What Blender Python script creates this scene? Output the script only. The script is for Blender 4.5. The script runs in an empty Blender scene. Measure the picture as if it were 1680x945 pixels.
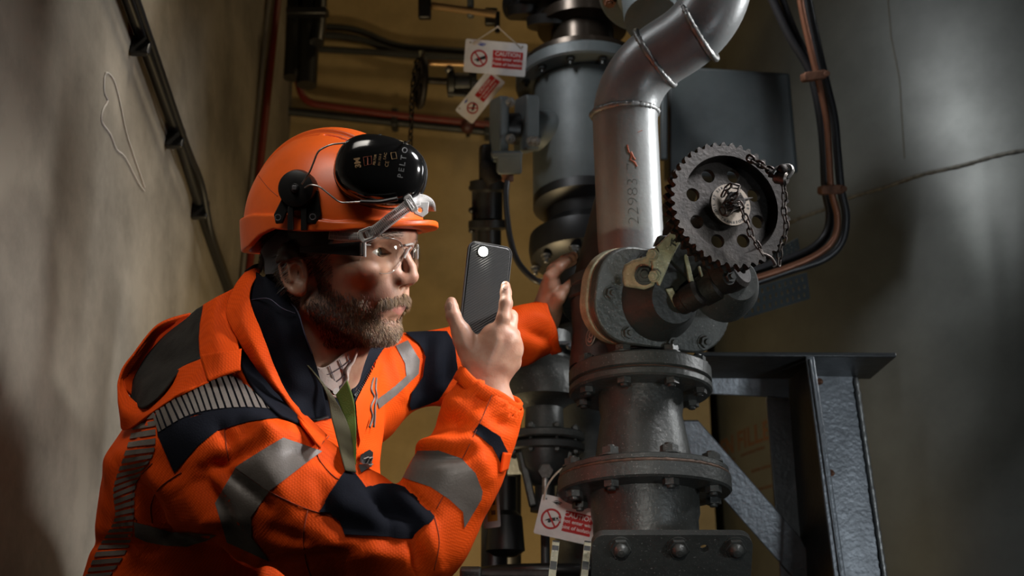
import bpy, bmesh, math, random
import numpy as np
from mathutils import Vector, Matrix, Quaternion, noise
from mathutils.bvhtree import BVHTree
random.seed(7); rng = np.random.default_rng(7)
R = math.radians; PI = math.pi
SC = bpy.context.scene; COL = SC.collection
V3 = Vector
# ------------------------------------------------------------------ camera
F = 2000.0; PITCH = R(18); CAM = V3((0, 0, 0.85))
FW = V3((0, math.cos(PITCH), math.sin(PITCH))); UP = V3((0, -math.sin(PITCH), math.cos(PITCH))); RT = V3((1, 0, 0))
def W(px, py, d): return CAM + FW*d + RT*((px-840)/F*d) + UP*((472.5-py)/F*d)
cd = bpy.data.cameras.new('camera'); cam = bpy.data.objects.new('camera', cd); COL.objects.link(cam)
cam.location = CAM; cam.rotation_euler = (PI/2+PITCH, 0, 0)
cd.sensor_width = 36; cd.lens = 36*F/1680; cd.clip_start = .02
cd.dof.use_dof = True; cd.dof.focus_distance = 1.58; cd.dof.aperture_fstop = 5.6
SC.camera = cam
# ------------------------------------------------------------------ world, lights, exposure
w = bpy.data.worlds.new('world'); SC.world = w; w.use_nodes = True
w.node_tree.nodes['Background'].inputs[0].default_value = (.75, .85, 1, 1)
w.node_tree.nodes['Background'].inputs[1].default_value = .0015
def area(name, loc, tgt, sx, sy, power, col, spread=180):
    l = bpy.data.lights.new(name, 'AREA'); l.shape = 'RECTANGLE'; l.size = sx; l.size_y = sy; l.energy = power; l.color = col; l.spread = R(spread)
    o = bpy.data.objects.new(name, l); COL.objects.link(o); o.location = loc
    o.rotation_euler = (V3(tgt)-V3(loc)).to_track_quat('-Z', 'Y').to_euler(); o['kind'] = 'helper'; return o
area('softbox_key', (1.05, 1.15, 2.45), (-.18, 1.62, 1.15), .35, .35, 2.6, (.99, .98, 1), 35)
area('softbox_face', (1.15, 1.12, 1.62), (-.16, 1.52, 1.28), .14, .14, .75, (1, .98, .95), 28)
area('wall_wash', (-.05, 1.75, 2.95), (-.68, 2.10, 1.45), .25, .25, 1.0, (1, .88, .70), 42)  # added light out of view, brightens the left wall
area('softbox_right', (1.35, 1.95, 2.0), (.25, 1.89, 1.76), .05, .7, 2.5, (.97, .98, 1), 44)
area('valve_fill', (.07, .95, .90), (.21, 1.85, 1.52), .05, .05, .055, (1, 1, .72), 26)  # unseen light added in place of torch spill on the valve
area('low_fill', (.03, .40, 1.10), (.10, 2.0, 1.10), .08, .08, .2, (1, .97, .92), 30)
area('back_fill', (-.30, 2.30, .98), (-.1, 3.4, 2.35), .25, .2, 6.2, (1, .76, .42), 150)  # added light below view that warms the back wall
area('fill_left', (-.46, .80, 2.05), (-.36, 1.6, 1.2), .4, .4, .75, (1, .93, .84), 62)
area('back_fill_top', (.18, 2.75, 3.35), (-.25, 3.4, 2.4), .2, .2, 1.5, (1, .74, .40), 160)  # unseen light added to brighten the top of the back wall
area('tank_light', (-.40, 1.60, 2.7), (1.10, 2.6, 1.85), .2, .45, 2.7, (.95, .97, 1), 60)
area('frame_light', (1.2, .5, .75), (.60, 2.2, 1.25), .2, .2, 1.3, (.85, .93, 1), 60)
SC.view_settings.view_transform = 'Standard'; SC.view_settings.look = 'None'
SC.view_settings.exposure = -.2; SC.view_settings.gamma = 1; SC.view_settings.use_curve_mapping = False
SC.cycles.use_denoising = True; SC.cycles.max_bounces = 8; SC.cycles.diffuse_bounces = 3; SC.cycles.transparent_max_bounces = 12
SC.cycles.caustics_reflective = False; SC.cycles.caustics_refractive = False
# ------------------------------------------------------------------ materials
MATS = {}
def mat(name, col, rough=.5, metal=0, bump=0, bscale=60, var=0, vscale=8, emit=None, spec=.5, alpha=None, sheen=0, coat=0, trans=0, weave=0, col2=None, speck=0, bands=0):
    if name in MATS: return MATS[name]
    m = bpy.data.materials.new(name); m.use_nodes = True; nt = m.node_tree; b = nt.nodes['Principled BSDF']; MATS[name] = m
    N = lambda t, **k: nt.nodes.new(t)
    b.inputs['Base Color'].default_value = (*col, 1); b.inputs['Roughness'].default_value = rough; b.inputs['Metallic'].default_value = metal
    b.inputs['Specular IOR Level'].default_value = spec
    if alpha is not None: b.inputs['Alpha'].default_value = alpha
    if sheen: b.inputs['Sheen Weight'].default_value = sheen
    if coat: b.inputs['Coat Weight'].default_value = coat; b.inputs['Coat Roughness'].default_value = .12
    if trans: b.inputs['Transmission Weight'].default_value = trans; b.inputs['IOR'].default_value = 1.35
    if emit: b.inputs['Emission Color'].default_value = (*emit[0], 1); b.inputs['Emission Strength'].default_value = emit[1]
    g = N('ShaderNodeNewGeometry'); pos = g.outputs['Position']
    if var:
        n = N('ShaderNodeTexNoise'); n.inputs['Scale'].default_value = vscale; n.inputs['Detail'].default_value = 8; n.inputs['Roughness'].default_value = .65
        nt.links.new(pos, n.inputs['Vector'])
        r = N('ShaderNodeValToRGB'); c2 = col2 or tuple(c*(1-var) for c in col)
        r.color_ramp.elements[0].position = .38; r.color_ramp.elements[0].color = (*c2, 1)
        r.color_ramp.elements[1].position = .62; r.color_ramp.elements[1].color = (*col, 1)
        nt.links.new(n.outputs['Fac'], r.inputs['Fac']); last = r.outputs['Color']
        if speck:
            n2 = N('ShaderNodeTexNoise'); n2.inputs['Scale'].default_value = 420; n2.inputs['Detail'].default_value = 2; nt.links.new(pos, n2.inputs['Vector'])
            r2 = N('ShaderNodeValToRGB'); r2.color_ramp.elements[0].position = .66; r2.color_ramp.elements[1].position = .72; nt.links.new(n2.outputs['Fac'], r2.inputs['Fac'])
            mx = N('ShaderNodeMixRGB'); mx.inputs[2].default_value = (speck, speck*.97, speck*.9, 1); nt.links.new(r2.outputs['Color'], mx.inputs[0]); nt.links.new(last, mx.inputs[1]); last = mx.outputs[0]
        nt.links.new(last, b.inputs['Base Color'])
        mr = N('ShaderNodeMapRange'); mr.inputs['To Min'].default_value = min(1, rough*1.25); mr.inputs['To Max'].default_value = rough*.85
        nt.links.new(n.outputs['Fac'], mr.inputs['Value']); nt.links.new(mr.outputs[0], b.inputs['Roughness'])
    if bump or weave:
        bp = N('ShaderNodeBump'); bp.inputs['Distance'].default_value = .002
        if weave:   # little diamond knit: two crossed waves
            vm = N('ShaderNodeMath'); vm.operation = 'MULTIPLY'
            mp = N('ShaderNodeMapping'); mp.inputs['Rotation'].default_value = (.6, .5, .78); nt.links.new(pos, mp.inputs['Vector'])
            wv = N('ShaderNodeTexVoronoi'); wv.inputs['Scale'].default_value = weave; wv.inputs['Randomness'].default_value = .12; nt.links.new(mp.outputs[0], wv.inputs['Vector'])
            vm.inputs[1].default_value = 1.3; nt.links.new(wv.outputs['Distance'], vm.inputs[0])
            nt.links.new(vm.outputs[0], bp.inputs['Height']); bp.inputs['Strength'].default_value = .35
            bp.inputs['Distance'].default_value = .0008
            mx = N('ShaderNodeMixRGB'); mx.blend_type = 'MULTIPLY'; mx.inputs[1].default_value = (*col, 1); mx.inputs[0].default_value = .8
            r = N('ShaderNodeValToRGB'); r.color_ramp.elements[0].color = (1, 1, 1, 1); r.color_ramp.elements[1].color = (.78, .64, .55, 1); r.color_ramp.elements[0].position = .30; r.color_ramp.elements[1].position = .85
            nt.links.new(vm.outputs[0], r.inputs[0]); nt.links.new(r.outputs[0], mx.inputs[2]); nt.links.new(mx.outputs[0], b.inputs['Base Color'])
        else:
            n = N('ShaderNodeTexNoise'); n.inputs['Scale'].default_value = bscale; n.inputs['Detail'].default_value = 5; nt.links.new(pos, n.inputs['Vector'])
            nt.links.new(n.outputs['Fac'], bp.inputs['Height']); bp.inputs['Strength'].default_value = bump
        nt.links.new(bp.outputs[0], b.inputs['Normal'])
    return m
M_grey = mat('paint_grey', (.062, .065, .06), .42, .35, .5, 130, .35, 14, speck=.2)
M_greyD = mat('paint_dark_grey', (.035, .037, .036), .45, .35, .4, 110, .4, 12)
M_blue = mat('paint_blue_grey', (.09, .104, .106), .5, .2, .25, 90, .25, 10)
M_pipe = mat('paint_silver_grey', (.34, .35, .345), .36, .3, .18, 160, .2, 9)
M_weld = mat('weld_bead', (.34, .34, .33), .38, .7, .5, 300, .3, 60)
M_tank = mat('tank_paint', (.115, .122, .112), .4, .35, .12, 60, .3, 3.5)
M_frame = mat('frame_paint', (.17, .185, .2), .4, .35, .55, 130, .3, 20)
M_iron = mat('cast_iron', (.018, .0135, .0105), .55, .4, .45, 190, .5, 40)
M_rust = mat('rusty', (.2, .085, .045), .7, .2, .5, 200, .5, 60)
M_cream = mat('old_cream_paint', (.33, .32, .22), .45, .1, .6, 150, .4, 60, speck=.5)
M_black = mat('black_plastic', (.008, .008, .008), .4)
M_gloss = mat('gloss_black', (.006, .006, .006), .12, coat=.6)
M_cable = mat('black_cable', (.018, .018, .02), .4)
M_copper = mat('copper_sheath', (.24, .10, .055), .38, .5, .2, 200, .2, 30)
M_red = mat('red_conduit', (.13, .012, .005), .5, 0, .1, 60, .3, 20)
M_steel = mat('worn_steel', (.36, .35, .33), .35, .9, .3, 300, .4, 90)
M_chain = mat('old_chain', (.07, .058, .05), .45, .7, .4, 300, .4, 90)
M_concL = mat('concrete_left', (.26, .228, .18), .9, 0, .4, 30, .45, 3.2, spec=.2)
M_concB = mat('concrete_back', (.34, .25, .12), .9, 0, .3, 26, .35, 2.6, spec=.2)
M_dirty = mat('floor_concrete', (.12, .11, .1), .85, 0, .3, 20, .3, 3)
M_white = mat('sign_white', (.62, .60, .58), .5, 0, 0, 1, .12, 40)
M_signred = mat('sign_red', (.36, .012, .01), .45)
M_signblack = mat('print_black', (.012, .012, .012), .5)
M_signblue = mat('print_blue', (.03, .06, .35), .5)
M_yellow = mat('label_yellow', (.55, .28, .03), .55)
M_shelf = mat('shelf_shaded', (.05, .053, .055), .4, .3, .4, 130, .3, 20)  # frame paint darkened, puts the plate's shaded underside into the colour
M_string = mat('string', (.42, .36, .28), .9)
M_stencil = mat('stencil_paint', (.11, .05, .022), .8)
M_brown = mat('brown_panel', (.035, .02, .012), .7, 0, .2, 40, .3, 6)
# ------------------------------------------------------------------ object helpers
ORG = {}
def link(o, parent, org):
    COL.objects.link(o)
    if parent is not None: o.parent = parent; o.location = org - ORG[parent.name]
    else: o.location = org
    ORG[o.name] = org.copy(); return o
def tag(o, label=None, cat=None, group=None, kind=None):
    for k, v in (('label', label), ('category', cat), ('group', group), ('kind', kind)):
        if v: o[k] = v
    return o
def thing(name, label, cat, loc, group=None):
    o = bpy.data.objects.new(name, None); o.empty_display_size = .05; link(o, None, V3(loc)); return tag(o, label, cat, group)
def mk(name, vs, fs, m, parent=None, sharp=35, label=None, bevel=0, sub=0, solid=0, mi=None):
    vs = np.asarray([tuple(v) for v in vs] if not isinstance(vs, np.ndarray) else vs, dtype=float)
    lo, hi = vs.min(0), vs.max(0); org = V3(((lo[0]+hi[0])/2, (lo[1]+hi[1])/2, lo[2])); vs = vs-np.array(org)
    me = bpy.data.meshes.new(name); me.from_pydata(vs.tolist(), [], [list(map(int, f)) for f in fs] if not isinstance(fs, np.ndarray) else fs.tolist())
    for mm in (m if isinstance(m, (list, tuple)) else [m]): me.materials.append(mm)
    if mi is not None: me.polygons.foreach_set('material_index', mi)
    me.polygons.foreach_set('use_smooth', [True]*len(me.polygons)); me.update()
    if sharp < 180: me.set_sharp_from_angle(angle=R(sharp))
    o = bpy.data.objects.new(name, me); link(o, parent, org)
    if label: o['label'] = label
    if bevel: md = o.modifiers.new('b', 'BEVEL'); md.width = bevel; md.segments = 2; md.limit_method = 'ANGLE'; md.angle_limit = R(50)
    if solid: md = o.modifiers.new('s', 'SOLIDIFY'); md.thickness = solid; md.offset = 0
    if sub: md = o.modifiers.new('u', 'SUBSURF'); md.levels = md.render_levels = sub
    return o
def frame(o, z, x=None):
    z = V3(z).normalized(); x = V3(x) if x is not None else (V3((1, 0, 0)) if abs(z.x) < .9 else V3((0, 1, 0)))
    y = z.cross(x).normalized(); x = y.cross(z)
    return Matrix(((x.x, y.x, z.x, o[0]), (x.y, y.y, z.y, o[1]), (x.z, y.z, z.z, o[2]), (0, 0, 0, 1)))
def at(x, y, z): return Matrix.Translation((x, y, z))
def camframe(px, py, d, zc, xc=(1, 0, 0)):
    """frame at a pixel/depth, z axis given as (right, up, toward camera) components"""
    f = lambda c: RT*c[0] + UP*c[1] - FW*c[2]
    return frame(W(px, py, d), f(zc), f(xc))
def crom(pts, n=8, closed=False):
    P = [V3(p) for p in pts]; out = []; L = len(P)
    for i in range(L if closed else L-1):
        g = lambda k: P[(i+k) % L] if closed else P[max(0, min(L-1, i+k))]
        a, b, c, e = g(-1), g(0), g(1), g(2)
        for j in range(n):
            t = j/n; out.append(.5*((2*b)+(c-a)*t+(2*a-5*b+4*c-e)*t*t+(3*b-a-3*c+e)*t**3))
    if not closed: out.append(P[-1])
    return out
def roundpath(pts, rad, n=8):
    P = [V3(p) for p in pts]; out = [P[0]]
    for i in range(1, len(P)-1):
        a, b, c = P[i-1], P[i], P[i+1]; u = (a-b); v = (c-b); rr = min(rad, u.length*.49, v.length*.49); p0 = b+u.normalized()*rr; p2 = b+v.normalized()*rr
        for j in range(n+1): t = j/n; out.append(p0*(1-t)**2+b*2*t*(1-t)+p2*t*t)
    out.append(P[-1]); return out
class MB:
    def __init__(s): s.v = []; s.f = []
    def add(s, v, f):
        k = len(s.v); s.v += [tuple(x) for x in v]; s.f += [tuple(i+k for i in q) for q in f]; return s
    def lathe(s, M, prof, n=48, cap=True, a0=0, a1=2*PI):
        v = []; f = []; m = len(prof); full = abs(a1-a0-2*PI) < 1e-6; nn = n if full else n+1
        for i in range(nn):
            a = a0+(a1-a0)*i/n
            for r, z in prof: v.append(M @ V3((r*math.cos(a), r*math.sin(a), z)))
        for i in range(n):
            j = (i+1) % nn
            for k in range(m-1): f.append((i*m+k, j*m+k, j*m+k+1, i*m+k+1))
        if cap and full:
            if prof[0][0] > 1e-6: f.append(tuple(i*m for i in range(n))[::-1])
            if prof[-1][0] > 1e-6: f.append(tuple(i*m+m-1 for i in range(n)))
        return s.add(v, f)
    def cyl(s, M, r, h, n=24, r2=None, c=0):
        r2 = r if r2 is None else r2; c = c or min(r, r2, abs(h))*.08
        return s.lathe(M, [(0, 0), (r-c, 0), (r, c), (r2, h-c), (r2-c, h), (0, h)] if h > 0 else [(0, h), (r2-c, h), (r2, h+c), (r, -c), (r-c, 0), (0, 0)], n, False)
    def tube(s, path, r, n=12, closed=False, cap=True):
        P = [V3(p) for p in path]; L = len(P); v = []; f = []; nrm = None
        for i in range(L):
            t = ((P[(i+1) % L]-P[i-1]) if closed else (P[min(i+1, L-1)]-P[max(i-1, 0)])).normalized()
            if nrm is None: nrm = t.orthogonal().normalized()
            nrm = (nrm-t*nrm.dot(t)).normalized(); b = t.cross(nrm); rr = r(i/(L-1)) if callable(r) else r
            for k in range(n): a = 2*PI*k/n; v.append(P[i]+(nrm*math.cos(a)+b*math.sin(a))*rr)
        for i in range(L if closed else L-1):
            j = (i+1) % L
            for k in range(n): k2 = (k+1) % n; f.append((i*n+k, i*n+k2, j*n+k2, j*n+k))
        if cap and not closed: f.append(tuple(range(n))[::-1]); f.append(tuple((L-1)*n+k for k in range(n)))
        return s.add(v, f)
    def box(s, M, x, y, z):
        v = [M @ V3((a*x/2, b*y/2, c*z/2)) for a in (-1, 1) for b in (-1, 1) for c in (-1, 1)]
        return s.add(v, [(0, 1, 3, 2), (4, 6, 7, 5), (0, 4, 5, 1), (2, 3, 7, 6), (0, 2, 6, 4), (1, 5, 7, 3)])
    def prism(s, M, poly, h):
        n = len(poly); v = [M @ V3((p[0], p[1], 0)) for p in poly]+[M @ V3((p[0], p[1], h)) for p in poly]
        return s.add(v, [tuple(range(n))[::-1], tuple(range(n, 2*n))]+[(i, (i+1) % n, n+(i+1) % n, n+i) for i in range(n)])
    def plate(s, M, outer, holes, h):
        """extruded outline with round or any holes, filled by triangulation"""
        bm = bmesh.new(); loops = []
        for lp in [outer]+holes:
            vv = [bm.verts.new((p[0], p[1], 0)) for p in lp]; loops.append(vv)
            for i in range(len(vv)): bm.edges.new((vv[i], vv[(i+1) % len(vv)]))
        bmesh.ops.triangle_fill(bm, use_beauty=True, use_dissolve=False, edges=bm.edges[:])
        bm.verts.index_update(); nv = len(bm.verts); P = [v.co.copy() for v in bm.verts]; T = []
        for f_ in bm.faces:
            f_.normal_update(); q = [v.index for v in f_.verts]; T.append(q if f_.normal.z > 0 else q[::-1])
        v = [M @ p for p in P]+[M @ (p+V3((0, 0, h))) for p in P]; f = [tuple(q[::-1]) for q in T]+[tuple(i+nv for i in q) for q in T]; k = 0
        for li, lp in enumerate(loops):
            ar = sum(lp[i].co.x*lp[(i+1) % len(lp)].co.y-lp[(i+1) % len(lp)].co.x*lp[i].co.y for i in range(len(lp))); ids = [x.index for x in lp]
            if (ar > 0) != (li == 0): ids = ids[::-1]
            for i in range(len(ids)): a, b = ids[i], ids[(i+1) % len(ids)]; f.append((a, b, b+nv, a+nv))
        bm.free(); return s.add(v, f)
    def ball(s, M, r, n=20, m=12, sc=(1, 1, 1)):
        S = Matrix.Diagonal((*sc, 1)); return s.lathe(M @ S, [(r*math.sin(PI*i/m), -r*math.cos(PI*i/m)) for i in range(m+1)], n, False)
    def build(s, name, m, parent=None, **k): return mk(name, s.v, s.f, m, parent, **k)
def circ(cx, cy, r, n=20): return [(cx+r*math.cos(2*PI*i/n), cy+r*math.sin(2*PI*i/n)) for i in range(n)]
def rrect(w_, h_, r, n=6, cx=0, cy=0):
    o = []
    for sx, sy, a in ((1, 1, 0), (-1, 1, 90), (-1, -1, 180), (1, -1, 270)):
        for i in range(n+1): t = R(a+90*i/n); o.append((cx+sx*(w_/2-r)+r*math.cos(t), cy+sy*(h_/2-r)+r*math.sin(t)))
    return o
def hexa(r, a0=0): return [(r*math.cos(a0+i*PI/3), r*math.sin(a0+i*PI/3)) for i in range(6)]
CACHE = {}
def stamp(name, key, make, M, parent, m, label=None):
    """copies of one small mesh, sharing its data"""
    if key not in CACHE:
        b = MB(); make(b); me = bpy.data.meshes.new(name); me.from_pydata(b.v, [], b.f); me.materials.append(m)
        me.polygons.foreach_set('use_smooth', [True]*len(me.polygons)); me.set_sharp_from_angle(angle=R(30)); CACHE[key] = me
    o = bpy.data.objects.new(name, CACHE[key]); COL.objects.link(o); org = M.translation.copy()
    if parent is not None: o.parent = parent; o.location = org-ORG[parent.name]
    else: o.location = org
    o.rotation_mode = 'QUATERNION'; o.rotation_quaternion = M.to_quaternion(); ORG[o.name] = org
    if label: o['label'] = label
    return o
I4 = Matrix.Identity(4)
def bolt(M, r, parent, m=None, back=0, name='bolt', stud=.5):
    """hex head standing on +z with washer and stud end; back = length of shank and nut below"""
    m = m or M_grey
    def mkb(b):
        b.cyl(I4, r*1.25, r*.2, 18); b.prism(at(0, 0, r*.2), hexa(r), r*.75); b.cyl(at(0, 0, r*.9), r*.5, r*stud, 12)
        if back: b.cyl(at(0, 0, -back-r*.95), r*.45, back+r*.95, 12); b.prism(at(0, 0, -back-r*.65), hexa(r*.9), r*.65)
    return stamp(name, ('bolt', round(r, 4), m.name, round(back, 4), stud), mkb, M, parent, m)
def dome_bolt(M, r, parent, m=None):
    m = m or M_grey
    def mkb(b):
        b.cyl(I4, r*1.12, r*.15, 24); b.prism(at(0, 0, r*.15), hexa(r), r*.5)
        b.lathe(at(0, 0, r*.6), [(r*.72, 0), (r*.72, r*.2), (r*.62, r*.5), (r*.35, r*.75), (0, r*.82)], 20, False)
    return stamp('bolt', ('dome', round(r, 4), m.name), mkb, M, parent, m)
def weld(path, r, parent, m=None, closed=True, step=.004, name='weld_bead'):
    P = [V3(p) for p in path]; L = len(P); rr = [r*(.8+.35*abs(math.sin(i*1.1))+.3*random.random()) for i in range(L)]
    b = MB(); v = []; n = 8
    idx = lambda i: rr[int(round(i*(L-1)))] if not closed else rr[min(L-1, int(round(i*(L-1))))]
    b.tube(P, idx, n, closed); return b.build(name, m or M_weld, parent, sharp=60)
def ring(M, r, n=64): return [M @ V3((r*math.cos(2*PI*i/n), r*math.sin(2*PI*i/n), 0)) for i in range(n)]
def text_mb(txt, size, M, depth=.0004, align='CENTER', shear=0, bold=0):
    c = bpy.data.curves.new('t', 'FONT'); c.body = txt; c.size = size; c.align_x = align; c.align_y = 'CENTER'; c.extrude = depth; c.resolution_u = 3; c.shear = shear; c.offset = bold
    o = bpy.data.objects.new('t', c); COL.objects.link(o); dg = bpy.context.evaluated_depsgraph_get(); me = bpy.data.meshes.new_from_object(o.evaluated_get(dg))
    v = [M @ x.co for x in me.vertices]; f = [tuple(p.vertices) for p in me.polygons]
    bpy.data.objects.remove(o); bpy.data.curves.remove(c); bpy.data.meshes.remove(me); b = MB(); b.add(v, f); return b
def hit_x(px, py, x): d = x*F/(px-840); return W(px, py, d)
def hit_y(px, py, y):
    u = W(px, py, 1)-CAM; return CAM+u*(y/u.y)
def z_at(x, y, py):
    """height on the vertical line (x, y) that the picture row py shows"""
    t = (472.5-py)/F; a, b = math.cos(PITCH), math.sin(PITCH)   # (dz*a - y*b) = t*(y*a + dz*b)
    return CAM.z + y*(b+t*a)/(a-t*b)
# ================================================================== setting
LX, BY = -.68, 3.4
def slab(name, x0, x1, y0, y1, z0, z1, m, cells=0):
    b = MB(); b.box(at((x0+x1)/2, (y0+y1)/2, (z0+z1)/2), x1-x0, y1-y0, z1-z0); return tag(b.build(name, m), kind='structure')
RXW = hit_y(1166, 700, BY).x
slab('floor', LX, 4.4, -1.6, 5.2, -.1, 0, M_dirty); slab('ceiling', LX, 4.4, -1.6, 5.2, 4.1, 4.2, M_dirty)
slab('wall_left', LX-.1, LX, -1.6, BY+.1, -.1, 4.2, M_concL); slab('wall_back', LX, RXW, BY, BY+.12, -.1, 4.2, M_concB)
slab('wall_right', 4.4, 4.5, -1.6, 5.2, -.1, 4.2, M_concB); slab('wall_recess', LX, 4.4, 5.2, 5.3, -.1, 4.2, M_brown)
# scraped patches of the left wall (flat marks in the plaster)
sc_ = MB()
for pts in ([(172, 120), (185, 130), (196, 170), (208, 225), (236, 308), (226, 300), (204, 258), (190, 245), (180, 220), (166, 200), (168, 180), (176, 165), (170, 150)],):
    P = [hit_x(a, b, LX) for a, b in pts]; c = sum(P, V3())/len(P); k = len(P)
    sc_.tube([p+V3((.001, 0, 0)) for p in crom(P, 3, True)], .0018, 5, closed=True)
sc_.build('trim_1', mat('scraped_plaster', (.38, .35, .31), .9, 0, .3, 90)); tag(bpy.data.objects['trim_1'], kind='structure')
# diagonal black conduits on the left wall
def wallpipe(pts, r, m, wall='x', off=None, rad=.04):
    off = r if off is None else off
    P = [(hit_x(a, b, LX+off) if wall == 'x' else hit_y(a, b, BY-off)) for a, b in pts]
    return roundpath(P, rad)
t = thing('conduit_run', 'thick black conduit clipped diagonally down the grey left wall', 'conduit', hit_x(380, 476, LX+.02))
P = wallpipe([(180, -90), (215, 10), (300, 245), (345, 390), (420, 600)], .014, M_cable); MB().tube(P, .0125, 12).build('conduit', M_black, t)
P = wallpipe([(195, -90), (228, 8), (308, 243), (332, 300), (347, 385), (424, 600)], .010, M_cable, off=.034); MB().tube(P, .006, 10).build('cable', M_black, t)
for a, b in ((232, 75), (288, 228), (329, 345)):
    c = hit_x(a, b, LX+.018); u = (hit_x(a+8, b+25, LX+.018)-c).normalized(); MB().box(frame(c, u, (1, 0, 0)), .034, .046, .012).build('clip', M_black, t, bevel=.003)
t = tag(MB().tube(wallpipe([(462, -60), (430, 240), (405, 480)], .009, M_red, off=.016), .010, 12).build('conduit', M_red), 'red conduit running down the left wall beside the corner', 'conduit')
tag(MB().tube(wallpipe([(446, -60), (418, 240), (395, 480)], .006, M_cream, off=.010), .005, 10).build('conduit', M_dirty), 'thin grey conduit left of the red one near the corner', 'conduit')
# things on the back wall
tag(MB().tube(wallpipe([(472, -60), (486, 120), (496, 168), (640, 188), (900, 214), (1000, 222)], .013, M_red, 'y', .05, .1), .011, 12).build('conduit', M_red), 'red conduit curving off the corner and crossing the back wall under the signs', 'conduit')
t = thing('wall_pipe', 'dark pipe just under the curved red conduit on the back wall', 'pipe', hit_y(640, 205, BY-.03))
MB().tube(wallpipe([(468, 182), (640, 200), (820, 218), (990, 230)], .012, M_greyD, 'y', .03), .013, 12).build('pipe', M_greyD, t)
for a, b in ((648, 197), (800, 212)): MB().box(frame(hit_y(a, b, BY-.03), (1, 0, 0)), .05, .058, .02).build('clip', M_greyD, t, bevel=.003)
for i, (dy, lab) in enumerate(((0, 'upper of three dark conduits stepping down the back wall'), (14, 'middle of three dark conduits stepping down the back wall'), (30, 'lowest of three dark conduits on the back wall, level all along'))):
    P = [(480, 42+dy), (585, 46+dy), (645, 76+dy*.7), (760, 84+dy*.8), (980, 96+dy)] if i < 2 else [(480, 78), (620, 86), (760, 98), (980, 112)]
    tag(MB().tube(wallpipe(P, .012, M_greyD, 'y', .02+.012*i, .1), .0105, 10).build('conduit', M_greyD), lab, 'conduit', 'conduits on the back wall')
# dark cable ladder and hoses in the corner
t = thing('pipe_bundle', 'bundle of thick black pipes hanging in the dark top corner', 'pipe', hit_y(500, 130, BY-.2))
for a, b0, b1, r in ((482, -80, 128, .024), (506, -80, 140, .028), (523, -80, 70, .02)):
    MB().tube([W(a+6, b0, 3.4), W(a, b1*.6, 3.35), W(a-3, b1, 3.32)], r, 16).build('pipe', M_black, t)
MB().box(frame(W(505, 20, 3.3), UP, RT), .11, .05, .02).build('clamp', M_black, t, bevel=.004)
# ================================================================== tank
TX, TY, TR = 1.80, 3.57, 1.215
t = thing('storage_tank', 'huge dark grey welded steel tank filling the right side', 'tank', (TX, TY, 0))
MB().lathe(at(TX, TY, 0), [(TR, 0), (TR, 3.9)], 160).build('shell', M_tank, t, sharp=50)
def on_tank(px, py, r=TR):
    u = (W(px, py, 1)-CAM); a = u.x**2+u.y**2; b_ = -2*(u.x*TX+u.y*TY); c = TX*TX+TY*TY-r*r; D = b_*b_-4*a*c
    return CAM+u*((-b_-math.sqrt(max(D, 0)))/(2*a))
sp = on_tank(1640, 256)
weld([V3((TX+TR*math.cos(a), TY+TR*math.sin(a), sp.z+.002*math.sin(a*40))) for a in np.linspace(0, 2*PI, 700, endpoint=False)], .0042, t, mat('tank_weld', (.15, .14, .115), .45, .5, .6, 200, .6, 60))
MB().tube([on_tank(1460-6+a, b, TR+.0004) for a, b in ((0, -40), (8, 60), (22, 130), (26, 200), (30, 260))], .0012, 6).build('rust_run', mat('rust_run', (.09, .07, .04), .8), t)
def tank_text(txt, pxa, pxb, py, hgt, m):
    A, B = on_tank(pxa, py), on_tank(pxb, py); aa = math.atan2(A.y-TY, A.x-TX); ab = math.atan2(B.y-TY, B.x-TX); aa += 2*PI*(aa < 0); ab += 2*PI*(ab < 0)
    q_ = text_mb(txt, hgt, Matrix.Identity(4), .0004, 'LEFT', bold=.0012); xs = [p[0] for p in q_.v]; x0, x1 = min(xs), max(xs); o_ = MB(); v_ = []
    for p in q_.v:
        u_ = (p[0]-x0)/(x1-x0); a = aa+(ab-aa)*u_; v_.append((TX+(TR+.0006+p[2])*math.cos(a), TY+(TR+.0006+p[2])*math.sin(a), B.z+p[1]))
    o_.add(v_, q_.f); return o_.build('lettering', m, t)
tank_text('GEN FILLED', 1172, 1288, 698, .072, M_stencil)
fs = mat('faded_stencil', (.07, .035, .018), .8)
for r_, py in enumerate((722, 756, 790)): tank_text(('II/II I', 'I IIII', 'IIN SIII')[r_] if False else ('- --- -', '-- ---', '--- ---')[r_], 1195, 1284, py, .05, fs)
# ================================================================== grey cabinet behind the pipe
t = thing('junction_cabinet', 'plain flat grey cabinet on the wall behind the silver pipe', 'cabinet', W(1210, 290, 2.75))
def quadbox(pts, d, thick, name, m, parent, bevel=.004, sub=0):
    """a flat plate through four pixels at given depths, with thickness away from the camera"""
    P = [W(a, b_, d[i] if isinstance(d, (list, tuple)) else d) for i, (a, b_) in enumerate(pts)]; n = (P[1]-P[0]).cross(P[-1]-P[0]).normalized()
    if n.dot(FW) < 0: n = -n
    k = len(P); Q = [p+n*thick for p in P]; b_ = MB(); b_.add(P+Q, [tuple(range(k))[::-1], tuple(range(k, 2*k))]+[(i, (i+1) % k, k+(i+1) % k, k+i) for i in range(k)])
    bm = bmesh.new(); me = bpy.data.meshes.new('x'); me.from_pydata(b_.v, [], b_.f); bm.from_mesh(me); bmesh.ops.recalc_face_normals(bm, faces=bm.faces); b2 = MB(); bm.verts.index_update()
    b2.add([v.co.copy() for v in bm.verts], [tuple(v.index for v in f_.verts) for f_ in bm.faces]); bm.free(); bpy.data.meshes.remove(me)
    return b2.build(name, m, parent, bevel=bevel)
quadbox([(1098, 108), (1296, 120), (1310, 283), (1098, 292)], 2.7, .1, 'body', M_blue, t)
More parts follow.
